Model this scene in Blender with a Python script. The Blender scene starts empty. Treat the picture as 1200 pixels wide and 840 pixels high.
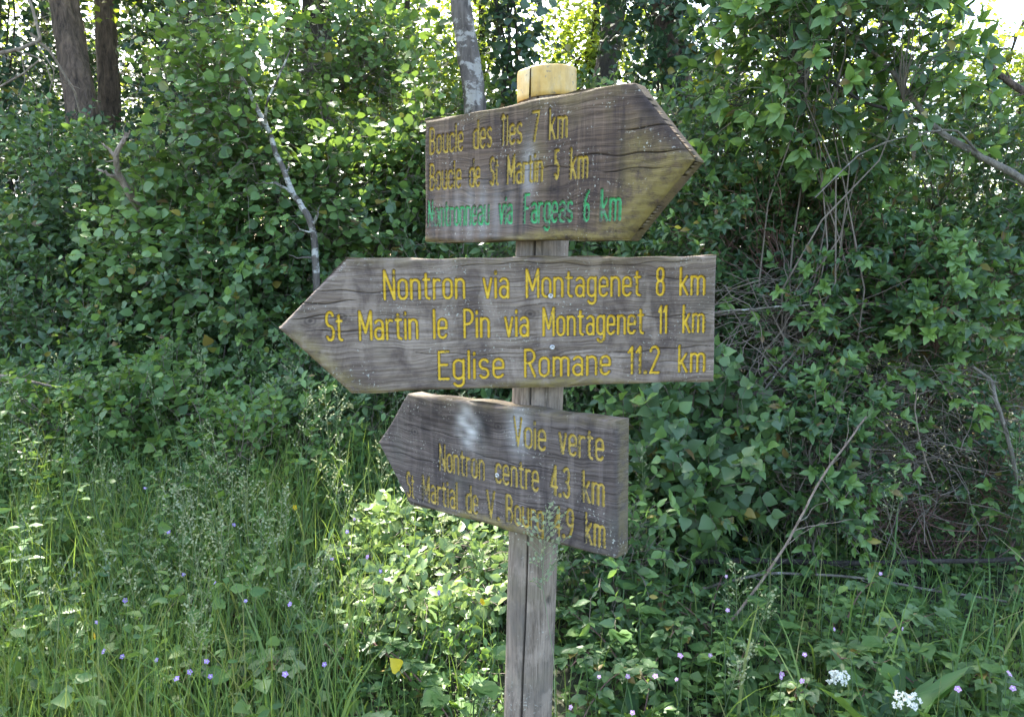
import bpy, math, random
import numpy as np
from mathutils import Vector, Matrix
R = math.radians
rng = np.random.default_rng(11)
random.seed(5)
SC = bpy.context.scene
COL = SC.collection
# ------------------------------------------------------------------ camera, sky, sun, exposure
PITCH = R(7.033); EYE = 1.62; FPX = 906.0
cam = bpy.data.cameras.new('camera'); cam.sensor_width = 36; cam.lens = FPX/1200*36
cam.clip_start = .05; cam.clip_end = 2000
co = bpy.data.objects.new('camera', cam); COL.objects.link(co)
co.location = (0, 0, EYE); co.rotation_euler = (R(90)-PITCH, 0, 0)
SC.camera = co
SUN = np.array([-.30, .72, .95]); SUN /= np.linalg.norm(SUN)      # direction towards the sun: behind the trees
EL = math.asin(SUN[2]); AZ = math.atan2(SUN[0], SUN[1])
w = bpy.data.worlds.new('World'); SC.world = w; w.use_nodes = True
wn = w.node_tree.nodes; sky = wn.new('ShaderNodeTexSky'); sky.sky_type = 'NISHITA'; sky.sun_disc = False
sky.sun_elevation = EL; sky.sun_rotation = AZ; sky.dust_density = 3.0; sky.ozone_density = .4; sky.air_density = 1.0
w.node_tree.links.new(sky.outputs[0], wn['Background'].inputs[0]); wn['Background'].inputs[1].default_value = .15
sl = bpy.data.lights.new('sun', 'SUN'); sl.energy = 4.0; sl.angle = R(.5); sl.color = (1, .94, .84)
so = bpy.data.objects.new('sun', sl); COL.objects.link(so)
so.rotation_euler = Vector(SUN).to_track_quat('Z', 'Y').to_euler(); so.location = (-5, 12, 20)
SC.view_settings.view_transform = 'Standard'; SC.view_settings.look = 'None'
SC.view_settings.exposure = 2.8; SC.view_settings.gamma = 1
SC.cycles.max_bounces = 8; SC.cycles.transmission_bounces = 6; SC.cycles.diffuse_bounces = 4
SC.cycles.use_denoising = True

# ------------------------------------------------------------------ helpers
def ray(px, py):
    d = np.array([(px-600)/FPX, math.cos(PITCH), -math.sin(PITCH)]) - (py-420)/FPX*np.array([0, math.sin(PITCH), math.cos(PITCH)])
    return d
def at(px, py, Y):
    d = ray(px, py); return d*(Y/d[1]) + np.array([0, 0, EYE])
def sm(a, b, x):
    t = np.clip((x-a)/(b-a), 0, 1); return t*t*(3-2*t)
def gz(x, y):
    x = np.asarray(x, float); y = np.asarray(y, float)
    wl = sm(.5, -.9, x)
    t = sm(2.1, 5.6, y)
    near = t*(.72*wl + .16*(1-wl)) + .5*sm(5.5, 9, y)*(1-.6*wl)
    bump = .03*np.sin(3.1*x+1.3*y)+.025*np.sin(5.3*y-2.2*x)
    return near + bump*sm(1.6, 2.6, y) - .08*sm(1.2, -.2, y) - .35*sm(14, 40, y)
def on_ground(px, py, lift=0.0):
    d = ray(px, py); lo = 1.2
    for y in np.arange(1.2, 9, .01):
        p = d*(y/d[1])
        if p[2]+EYE <= gz(p[0], y)+lift: break
    return np.array([p[0], y, p[2]+EYE])
class Geo:
    def __init__(s): s.v = []; s.q = []; s.t = []; s.qm = []; s.tm = []; s.n = 0
    def add(s, v, quads=None, tris=None, mat=0):
        v = np.asarray(v, float).reshape(-1, 3); s.v.append(v)
        for F, L, M, k in ((quads, s.q, s.qm, 4), (tris, s.t, s.tm, 3)):
            if F is not None and len(F):
                F = np.asarray(F, int).reshape(-1, k); L.append(F+s.n)
                M.append(np.full(len(F), mat) if np.isscalar(mat) else np.asarray(mat))
        s.n += len(v)
    def build(s, name, mats, parent=None, smooth=True, attrs=None):
        me = bpy.data.meshes.new(name)
        v = np.concatenate(s.v) if s.v else np.zeros((0, 3))
        q = np.concatenate(s.q) if s.q else np.zeros((0, 4), int); t = np.concatenate(s.t) if s.t else np.zeros((0, 3), int)
        me.vertices.add(len(v)); me.vertices.foreach_set('co', v.astype(np.float32).ravel())
        loops = np.concatenate([q.ravel(), t.ravel()]).astype(np.int32)
        me.loops.add(len(loops)); me.loops.foreach_set('vertex_index', loops)
        starts = np.concatenate([np.arange(len(q))*4, len(q)*4+np.arange(len(t))*3]).astype(np.int32)
        me.polygons.add(len(starts)); me.polygons.foreach_set('loop_start', starts)
        mi = np.concatenate([*(s.qm or [np.zeros(0)]), *(s.tm or [np.zeros(0)])]).astype(np.int32)
        me.polygons.foreach_set('material_index', mi)
        me.polygons.foreach_set('use_smooth', np.full(len(starts), smooth))
        me.update(calc_edges=True); me.validate()
        for k, a in (attrs or {}).items():
            at_ = me.attributes.new(k, 'FLOAT', 'POINT'); at_.data.foreach_set('value', a.astype(np.float32))
        for m in (mats if isinstance(mats, (list, tuple)) else [mats]): me.materials.append(m)
        o = bpy.data.objects.new(name, me); COL.objects.link(o)
        if parent is not None: o.parent = parent
        return o
def tag(o, label=None, cat=None, group=None, kind=None):
    if label: o['label'] = label
    if cat: o['category'] = cat
    if group: o['group'] = group
    if kind: o['kind'] = kind
    return o
def thing(name, label, cat, loc=(0, 0, 0), group=None):
    o = bpy.data.objects.new(name, None); COL.objects.link(o); o.location = loc; o.empty_display_size = .1
    return tag(o, label, cat, group)
def copy_tree(o, loc, rz, sc, label, group):
    c = o.copy(); COL.objects.link(c); c.location = loc; c.rotation_euler = (0, 0, rz); c.scale = (sc,)*3
    tag(c, label, None, group)
    for ch in o.children:
        d = ch.copy(); COL.objects.link(d); d.parent = c
        for g in ch.children:
            e = g.copy(); COL.objects.link(e); e.parent = d
    return c
def unit(a): return a/np.maximum(np.linalg.norm(a, axis=-1, keepdims=True), 1e-9)

# gaps in the leaf roof through which the sun reaches a few spots: nothing grows on these lines
GAPS = []
def gap(px, py, Y, r): GAPS.append((at(px, py, Y), r))
for a in ((440, 640, 3.1, .17), (500, 600, 3.3, .2), (545, 665, 3.0, .2), (500, 690, 2.8, .17), (430, 720, 2.7, .12), (560, 740, 2.7, .15), (400, 690, 2.9, .1), (470, 620, 3.2, .16), (575, 610, 3.3, .14),
          (440, 125, 5.0, .2), (490, 105, 5.0, .15), (380, 175, 4.9, .09), (470, 190, 5.0, .13), (330, 95, 4.9, .1), (340, 30, 4.9, .2), (440, 40, 5.3, .2),
          (185, 60, 8.2, .10), (183, 120, 8.2, .10), (186, 180, 8.2, .08), (187, 430, 4.6, .07), (182, 480, 4.4, .07), (40, 560, 3.6, .12), (60, 215, 5.4, .07),
          (700, 600, 3.0, .08), (420, 150, 4.7, .22), (470, 120, 4.8, .22), (480, 60, 5.0, .22), (400, 60, 4.7, .2), (300, 30, 4.7, .2), (350, 190, 4.6, .12), (160, 470, 4.3, .1), (250, 330, 4.6, .1), (60, 330, 5.0, .12), (420, 205, 5.0, .09), (460, 150, 5.0, .12), (360, 130, 4.9, .09), (300, 60, 4.9, .12), (410, 90, 5.0, .12), (90, 700, 2.8, .09), (30, 780, 2.6, .1)): gap(*a)
def lit(p):
    keep = np.ones(len(p), bool)
    for T, r in GAPS:
        d = p-T; s = d@SUN; dist = np.linalg.norm(d-s[:, None]*SUN, axis=1)
        keep &= ~((s > .2) & (dist < r*(1+.3*np.sin(9*s))+.02))
    return keep

TPL = {}
def template(w1, w2, fold, curl):
    v = np.array([[0, 0, 0], [.33, -w1, fold*w1], [.33, 0, 0], [.33, w1, fold*w1], [.68, -w2, fold*w2-curl*.4], [.68, 0, -curl*.4], [.68, w2, fold*w2-curl*.4], [1, 0, -curl]])
    q = np.array([[1, 2, 5, 4], [2, 3, 6, 5]]); t = np.array([[0, 2, 1], [0, 3, 2], [4, 5, 7], [5, 6, 7]])
    return v, q, t
TPL['ovate'] = template(.30, .24, .35, .12)
TPL['round'] = template(.40, .40, .22, .10)
TPL['lance'] = template(.19, .15, .4, .16)
TPL['heart'] = template(.46, .26, .25, .14)
TPL['blade'] = template(.075, .065, .3, .35)
def fine(ws, fold, curl, wav=.02):
    ts = np.linspace(0, 1, len(ws)+2)[1:-1]; v = [[0, 0, 0]]
    for i, (t, w_) in enumerate(zip(ts, ws)):
        z = -curl*t*t; v += [[t, -w_, z+fold*w_+wav*(-1)**i], [t, 0, z], [t, w_, z+fold*w_-wav*(-1)**i]]
    v.append([1, 0, -curl]); n = len(ws); q = []
    for i in range(n-1):
        a = 1+3*i; q += [[a, a+1, a+4, a+3], [a+1, a+2, a+5, a+4]]
    l = 1+3*(n-1); e = len(v)-1
    return np.array(v), np.array(q), np.array([[0, 2, 1], [0, 3, 2], [l, l+1, e], [l+1, l+2, e]])
TPL['ovate+'] = fine([.15, .235, .255, .215, .12], .35, .16)
TPL['round+'] = fine([.28, .40, .42, .36, .2], .2, .14)
TPL['heart+'] = fine([.36, .42, .37, .26, .12], .25, .18)
TPL['lance+'] = fine([.10, .17, .185, .15, .08], .4, .25)
TPL['simple'] = (np.array([[0, 0, 0], [.45, -.36, .1], [1, 0, -.08], [.45, .36, .1]]), None, np.array([[0, 2, 1], [0, 3, 2]]))
def put_leaves(g, P, D, N, L, kind, mat=0, wide=1.0):
    n = len(P)
    if n == 0: return
    D = unit(D); X = unit(np.cross(D, N)); N2 = np.cross(X, D)
    v, q, t = TPL[kind]; k = len(v)
    L = np.broadcast_to(L, (n,))[:, None, None]
    V = P[:, None] + L*(v[None, :, 0, None]*D[:, None] + wide*v[None, :, 1, None]*X[:, None] + v[None, :, 2, None]*N2[:, None])
    off = (np.arange(n)*k)[:, None, None]
    m = np.broadcast_to(mat, (n,))
    g.add(V.reshape(-1, 3), None if q is None else (q[None]+off).reshape(-1, 4), None, np.repeat(m, 0 if q is None else len(q)))
    g.n -= n*k; g.v.append(np.zeros((0, 3)))
    F = (t[None]+off).reshape(-1, 3); g.t.append(F+g.n); g.tm.append(np.repeat(m, len(t))); g.n += n*k
def lit_lines(P): return lit(P.reshape(-1, 3)).reshape(P.shape[:2]).all(1)
def tubes(g, P, r0, r1, sides=4, mat=0):
    P = np.asarray(P, float)
    if P.ndim == 2: P = P[None]
    n, k, _ = P.shape
    r0 = np.broadcast_to(r0, (n,)); r1 = np.broadcast_to(r1, (n,))
    T = np.gradient(P, axis=1); T = unit(T)
    ref = np.where(np.abs(T[..., 2:3]) > .8, np.array([1., 0, 0]), np.array([0, 0, 1.]))
    ref = np.broadcast_to(ref[:, :1], T.shape)
    A = unit(np.cross(T, ref)); B = np.cross(T, A)
    a = np.arange(sides)*2*np.pi/sides
    rad = (r0[:, None]*(1-np.linspace(0, 1, k)) + r1[:, None]*np.linspace(0, 1, k))
    V = P[:, :, None] + rad[:, :, None, None]*(np.cos(a)[None, None, :, None]*A[:, :, None]+np.sin(a)[None, None, :, None]*B[:, :, None])
    i = np.arange(k-1)[:, None]; j = np.arange(sides)[None]
    q = np.stack([i*sides+j, i*sides+(j+1) % sides, (i+1)*sides+(j+1) % sides, (i+1)*sides+j], -1).reshape(-1, 4)
    Q = (q[None]+(np.arange(n)*k*sides)[:, None, None]).reshape(-1, 4)
    g.add(V.reshape(-1, 3), Q, None, mat)
def bend(S, E, k, jit, sag=0.0):
    S = np.atleast_2d(S); E = np.atleast_2d(E); n = len(S); t = np.linspace(0, 1, k)[None, :, None]
    L = np.linalg.norm(E-S, axis=1)[:, None, None]
    P = S[:, None]*(1-t)+E[:, None]*t
    ph = rng.uniform(0, 6.28, (n, 1, 3)); fr = rng.uniform(3, 8, (n, 1, 3))
    P = P + jit*L*np.sin(fr*t+ph)*np.sin(np.pi*t)
    P[..., 2] += (sag*L*4*t*(1-t))[..., 0]
    return P

# ------------------------------------------------------------------ materials
def mat(name):
    m = bpy.data.materials.new(name); m.use_nodes = True
    nt = m.node_tree; b = nt.nodes['Principled BSDF']
    def N(tp, **kw):
        n = nt.nodes.new('ShaderNode'+tp)
        for k, v in kw.items():
            if k.startswith('_'): setattr(n, k[1:], v)
            else:
                key = k if k in n.inputs else k.replace('_', ' ')
                n.inputs[key].default_value = v
        return n
    def Lk(a, b_): nt.links.new(a, b_)
    return m, nt, b, N, Lk
def coords(N, Lk, scale, src='Object', loc=(0, 0, 0)):
    c = N('TexCoord'); mp = N('Mapping', Scale=scale, Location=loc); Lk(c.outputs[src], mp.inputs[0]); return mp.outputs[0]
def ramp(N, Lk, fac, stops):
    r = N('ValToRGB'); e = r.color_ramp.elements
    while len(e) < len(stops): e.new(.5)
    for x, (p, c) in zip(e, stops): x.position = p; x.color = (*c, 1) if len(c) == 3 else c
    Lk(fac, r.inputs[0]); return r.outputs[0]
def mixc(N, Lk, fac, a, b_, mode='MIX'):
    m = N('Mix', _data_type='RGBA', _blend_type=mode)
    for s, x in ((m.inputs[0], fac), (m.inputs[6], a), (m.inputs[7], b_)):
        if hasattr(x, 'is_linked'): Lk(x, s)
        else: s.default_value = x if not isinstance(x, tuple) else ((*x, 1) if len(x) == 3 else x)
    return m.outputs[2]
def noise(N, Lk, vec, scale=1., detail=4., rough=.55, dist=0.):
    n = N('TexNoise', Scale=scale, Detail=detail, Roughness=rough, Distortion=dist); Lk(vec, n.inputs['Vector']); return n.outputs[0]
def leafmat(name, cols, trans, rough=.42, tfac=.33, spec=.5):
    m, nt, b, N, Lk = mat(name)
    g = N('NewGeometry')
    if ('leaf' in name or 'grass' in name) and 'yellow' not in name: cols = [(min(.3, x[0]*1.75), min(.36, x[1]*1.57), min(.2, x[2]*1.55)) for x in cols]
    c = ramp(N, Lk, g.outputs['Random Per Island'], [(i/(len(cols)-1)*.96, x) for i, x in enumerate(cols)]+([(.982, (.30, .24, .05)), (.993, (.16, .10, .04))] if 'leaf' in name and 'herb' not in name and 'pale' not in name else []))
    big = noise(N, Lk, coords(N, Lk, (1.6,)*3), 1, 2)
    k = ramp(N, Lk, big, [(.3, (.75, .8, .9)), (.7, (1.2, 1.15, .95))])
    c = mixc(N, Lk, 1.0, c, k, 'MULTIPLY')
    Lk(c, b.inputs['Base Color']); b.inputs['Roughness'].default_value = rough; b.inputs['Specular IOR Level'].default_value = spec
    t = N('BsdfTranslucent'); tc = mixc(N, Lk, .75, c, trans); Lk(tc, t.inputs[0])
    mx = N('MixShader'); mx.inputs[0].default_value = tfac
    Lk(b.outputs[0], mx.inputs[1]); Lk(t.outputs[0], mx.inputs[2]); Lk(mx.outputs[0], nt.nodes['Material Output'].inputs[0])
    return m
def plain(name, col, rough=.6, var=.25, scale=20., metal=0.):
    m, nt, b, N, Lk = mat(name)
    n = noise(N, Lk, coords(N, Lk, (scale,)*3), 1, 3)
    c = ramp(N, Lk, n, [(.3, tuple(x*(1-var) for x in col)), (.7, tuple(x*(1+var) for x in col))])
    Lk(c, b.inputs['Base Color']); b.inputs['Roughness'].default_value = rough; b.inputs['Metallic'].default_value = metal
    return m
def bark(name, c0, c1, spots=None, sc=9, spotcut=.55):
    m, nt, b, N, Lk = mat(name)
    v = coords(N, Lk, (sc, sc, sc*.28)); n = noise(N, Lk, v, 1.6, 6, .65, .6)
    c = ramp(N, Lk, n, [(.32, c0), (.66, c1)])
    if spots:
        s = noise(N, Lk, coords(N, Lk, (7, 7, 11)), 1.5, 5, .7)
        f = ramp(N, Lk, s, [(spotcut, (0, 0, 0)), (spotcut+.06, (1, 1, 1))])
        c = mixc(N, Lk, f, c, spots)
    Lk(c, b.inputs['Base Color']); b.inputs['Roughness'].default_value = .9
    bp = N('Bump', Strength=1.0, Distance=.04); Lk(n, bp.inputs['Height']); Lk(bp.outputs[0], b.inputs['Normal'])
    return m
M = {}
M['leaf_right'] = leafmat('honeysuckle_leaf', [(.022, .052, .026), (.034, .080, .030), (.050, .105, .036), (.030, .066, .036)], (.14, .24, .03))
M['leaf_young'] = leafmat('young_leaf', [(.07, .15, .045), (.10, .19, .05), (.085, .17, .06)], (.22, .34, .04), tfac=.36)
M['leaf_round'] = leafmat('hazel_leaf', [(.038, .082, .034), (.056, .115, .04), (.074, .14, .042), (.046, .095, .046)], (.18, .28, .03))
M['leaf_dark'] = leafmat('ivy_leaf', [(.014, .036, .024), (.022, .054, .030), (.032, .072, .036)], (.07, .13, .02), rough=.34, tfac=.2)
M['leaf_bramble'] = leafmat('bramble_leaf', [(.036, .076, .036), (.052, .106, .042), (.072, .135, .048), (.044, .09, .046)], (.14, .24, .03))
M['leaf_far'] = leafmat('tree_leaf', [(.03, .062, .02), (.05, .10, .025), (.065, .12, .03)], (.42, .52, .04), tfac=.5)
M['leaf_lit'] = leafmat('pale_bramble_leaf', [(.07, .13, .05), (.11, .18, .07), (.15, .21, .09)], (.24, .34, .06), rough=.36)  # lighter copy of the bramble leaf, sunlight put into its colour
M['herb'] = leafmat('herb_leaf', [(.038, .092, .032), (.058, .125, .038), (.084, .150, .044), (.046, .10, .04)], (.20, .32, .03), spec=.32, tfac=.38)
M['grass'] = leafmat('grass_blade', [(.042, .098, .034), (.064, .135, .040), (.08, .158, .05), (.10, .16, .055), (.16, .17, .08)], (.24, .34, .03), rough=.5, spec=.3, tfac=.38)
M['seed'] = leafmat('grass_seed', [(.16, .19, .11), (.22, .23, .14), (.28, .27, .18)], (.3, .3, .15), rough=.7)
M['stem_green'] = plain('green_stem', (.07, .12, .045))
M['twig'] = plain('grey_twig', (.17, .14, .11), .85)
M['twig_red'] = plain('red_brown_twig', (.18, .10, .08), .85)
M['twig_dark'] = plain('dark_twig', (.05, .042, .034), .9)
M['dead'] = bark('bleached_dead_wood', (.16, .115, .085), (.36, .29, .22), None, 20)
M['bark_brown'] = bark('brown_bark', (.04, .027, .021), (.20, .138, .10), None, 17)
M['bark_dark'] = bark('dark_bark', (.02, .017, .014), (.06, .05, .04))
M['bark_lichen'] = bark('lichen_spotted_bark', (.055, .045, .038), (.17, .145, .125), (.46, .45, .41), 9, .49)
M['bark_speckled'] = bark('speckled_grey_bark', (.06, .048, .04), (.21, .175, .15), (.40, .37, .33), 13, .52)
M['bark_grey'] = bark('grey_branch_bark', (.09, .078, .062), (.26, .23, .18), (.42, .42, .37), 16, .6)
M['soil'] = plain('dark_soil', (.04, .044, .022), .95, .5, 9)
M['petal'] = leafmat('mauve_petal', [(.36, .23, .62), (.44, .28, .68), (.5, .33, .7)], (.5, .35, .75), rough=.6)
M['petal_pink'] = leafmat('pink_petal', [(.55, .28, .6), (.6, .36, .64), (.66, .42, .68)], (.6, .4, .7), rough=.6)
M['yellow'] = leafmat('yellow_petal', [(.7, .48, .02), (.75, .52, .03)], (.8, .6, .03), rough=.4)
M['white'] = leafmat('white_petal', [(.7, .72, .68), (.8, .8, .77)], (.7, .75, .6), rough=.6)
M['yellow_leaf'] = leafmat('yellowed_leaf', [(.5, .42, .03), (.6, .46, .04)], (.7, .6, .04))

def woodmat(name, dark, mid, light, seed, stain, moss, across):
    """weathered board: grain along x, water stains along y"""
    m, nt, b, N, Lk = mat(name)
    warp = noise(N, Lk, coords(N, Lk, (3, 5, 1), loc=(seed, 0, 0)), 1, 3)
    tc = N('TexCoord'); wm = N('VectorMath', _operation='MULTIPLY_ADD')
    cw = N('CombineXYZ'); Lk(warp, cw.inputs[1]); Lk(cw.outputs[0], wm.inputs[0]); wm.inputs[1].default_value = (0, .09, 0); Lk(tc.outputs['Object'], wm.inputs[2])
    def mp(scale, loc=(0, 0, 0)):
        k = N('Mapping', Scale=scale, Location=loc); Lk(wm.outputs[0], k.inputs[0]); return k.outputs[0]
    g1 = noise(N, Lk, mp((3.5, 260, 30), (seed, seed, 0)), 1, 6, .72)
    g2 = noise(N, Lk, mp((1.2, 26, 6), (seed*2, 0, 0)), 1, 4, .6)
    c = ramp(N, Lk, g2, [(.3, mid), (.7, light)])
    g3 = noise(N, Lk, mp((5, 70, 9), (seed, 2*seed, 0)), 1, 6, .7)
    c = mixc(N, Lk, ramp(N, Lk, g3, [(.36, (.62, .62, .62)), (.52, (0, 0, 0))]), c, dark)
    c = mixc(N, Lk, ramp(N, Lk, g1, [(.36, (1, 1, 1)), (.52, (0, 0, 0))]), c, dark)
    st = noise(N, Lk, coords(N, Lk, across, loc=(seed*3, seed, 0)), 1, 9, .68, .8)
    c = mixc(N, Lk, ramp(N, Lk, st, [(.45, (0, 0, 0)), (.66, (.85, .85, .85))]), c, stain)
    st2 = noise(N, Lk, coords(N, Lk, (across[0]*1.6, across[1]*.8, 1), loc=(seed*5, seed, 4)), 1, 4, .6)
    c = mixc(N, Lk, ramp(N, Lk, st2, [(.54, (0, 0, 0)), (.60, (.25, .25, .25)), (.75, (.45, .45, .45))]), c, tuple(x*1.35 for x in light))
    mo = noise(N, Lk, coords(N, Lk, (7, 4, 3), loc=(0, seed, 9)), 1, 4)
    c = mixc(N, Lk, ramp(N, Lk, mo, [(.55, (0, 0, 0)), (.75, (.55, .55, .55))]), c, moss)
    mk = N('Attribute', _attribute_name='moss'); mm = N('Math', _operation='MULTIPLY'); mn = noise(N, Lk, coords(N, Lk, (28, 40, 28)), 1, 7, .75)
    Lk(mk.outputs['Fac'], mm.inputs[0]); Lk(ramp(N, Lk, mn, [(.36, (0, 0, 0)), (.56, (1, 1, 1))]), mm.inputs[1]); c = mixc(N, Lk, mm.outputs[0], c, (.235, .185, .055))
    at_ = N('Attribute', _attribute_name='wear'); c = mixc(N, Lk, at_.outputs['Fac'], c, tuple(x*.35 for x in stain))  # dark marks of the wood, plus painted shade round the letters
    ap = N('Attribute', _attribute_name='pale'); c = mixc(N, Lk, ap.outputs['Fac'], c, (.50, .50, .49))
    sp = noise(N, Lk, coords(N, Lk, (160, 160, 160)), 1, 2, .5)
    ps = noise(N, Lk, coords(N, Lk, (9, 14, 9), loc=(seed, 3, 1)), 1, 3)
    f = N('Math', _operation='MULTIPLY'); Lk(ramp(N, Lk, sp, [(.62, (0, 0, 0)), (.68, (1, 1, 1))]), f.inputs[0]); Lk(ramp(N, Lk, ps, [(.5, (0, 0, 0)), (.62, (.8, .8, .8))]), f.inputs[1])
    c = mixc(N, Lk, f.outputs[0], c, (.40, .40, .34))
    Lk(c, b.inputs['Base Color']); b.inputs['Roughness'].default_value = .8; b.inputs['Specular IOR Level'].default_value = .3
    bp = N('Bump', Strength=.8, Distance=.003); Lk(g1, bp.inputs['Height']); Lk(bp.outputs[0], b.inputs['Normal'])
    return m
M['wood_a'] = woodmat('brown_weathered_oak', (.036, .023, .016), (.088, .058, .039), (.160, .112, .076), 1.7, (.032, .022, .020), (.16, .125, .045), (26, 3, 1))
M['wood_b'] = woodmat('grey_weathered_oak', (.074, .051, .038), (.196, .147, .113), (.325, .262, .210), 4.3, (.070, .050, .044), (.15, .13, .09), (9, 7, 1))
M['wood_c'] = woodmat('violet_grey_weathered_oak', (.038, .028, .024), (.092, .071, .061), (.175, .144, .126), 8.9, (.036, .028, .029), (.13, .125, .10), (15, 4, 1))
M['wood_post'] = woodmat('grey_post_oak', (.10, .076, .056), (.225, .176, .136), (.33, .266, .21), 2.9, (.14, .12, .10), (.20, .175, .11), (6, 20, 1))
def paintmat(name, col, wood, cut):
    m, nt, b, N, Lk = mat(name)
    n = noise(N, Lk, coords(N, Lk, (140, 140, 140)), 1, 5, .7)
    big = noise(N, Lk, coords(N, Lk, (22, 16, 16), loc=(7.3, 2.4, 1)), 1, 3)
    ad = N('Math', _operation='ADD'); Lk(n, ad.inputs[0]); Lk(big, ad.inputs[1])
    c0 = mixc(N, Lk, n, tuple(x*.72 for x in col), tuple(min(1, x*1.2) for x in col))
    c = mixc(N, Lk, ramp(N, Lk, ad.outputs[0], [(cut/1.0, (1, 1, 1)), (cut+.07, (0, 0, 0))]), c0, wood)
    # ramps clamp at 1, so halve the sum first
    hv = N('Math', _operation='MULTIPLY'); hv.inputs[1].default_value = .5; Lk(ad.outputs[0], hv.inputs[0])
    for l in list(nt.links):
        if l.from_socket == ad.outputs[0] and l.to_node.bl_idname == 'ShaderNodeValToRGB':
            s = l.to_socket; nt.links.remove(l); Lk(hv.outputs[0], s)
    ed = N('Attribute', _attribute_name='rim')
    c = mixc(N, Lk, ed.outputs['Fac'], c, wood)  # groove shade mixed into the paint along stroke edges
    Lk(c, b.inputs['Base Color']); b.inputs['Roughness'].default_value = .55
    return m
M['paint_a'] = paintmat('worn_yellow_paint', (.50, .345, .045), (.10, .075, .04), .38)
M['paint_g'] = paintmat('worn_green_paint', (.06, .40, .14), (.13, .12, .09), .41)
M['paint_b'] = paintmat('yellow_paint', (.74, .49, .03), (.12, .09, .05), .37)
M['paint_c'] = paintmat('faded_yellow_paint', (.52, .365, .065), (.12, .10, .06), .395)
M['steel'] = plain('screw_steel', (.45, .45, .45), .4, .2, 200, .8)

# ------------------------------------------------------------------ ground
g = Geo()
xs = np.concatenate([np.linspace(-400, -12, 12), np.linspace(-10, 10, 101), np.linspace(12, 400, 12)])
ys = np.concatenate([np.linspace(-400, -6, 12), np.linspace(-4, 14, 91), np.linspace(16, 600, 16)])
X, Y = np.meshgrid(xs, ys); n1 = len(xs); n2 = len(ys)
i = np.arange(n2-1)[:, None]; j = np.arange(n1-1)[None]
g.add(np.stack([X, Y, gz(X, Y)], -1), np.stack([i*n1+j, i*n1+j+1, (i+1)*n1+j+1, (i+1)*n1+j], -1))
tag(g.build('ground', M['soil']), kind='structure')

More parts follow.
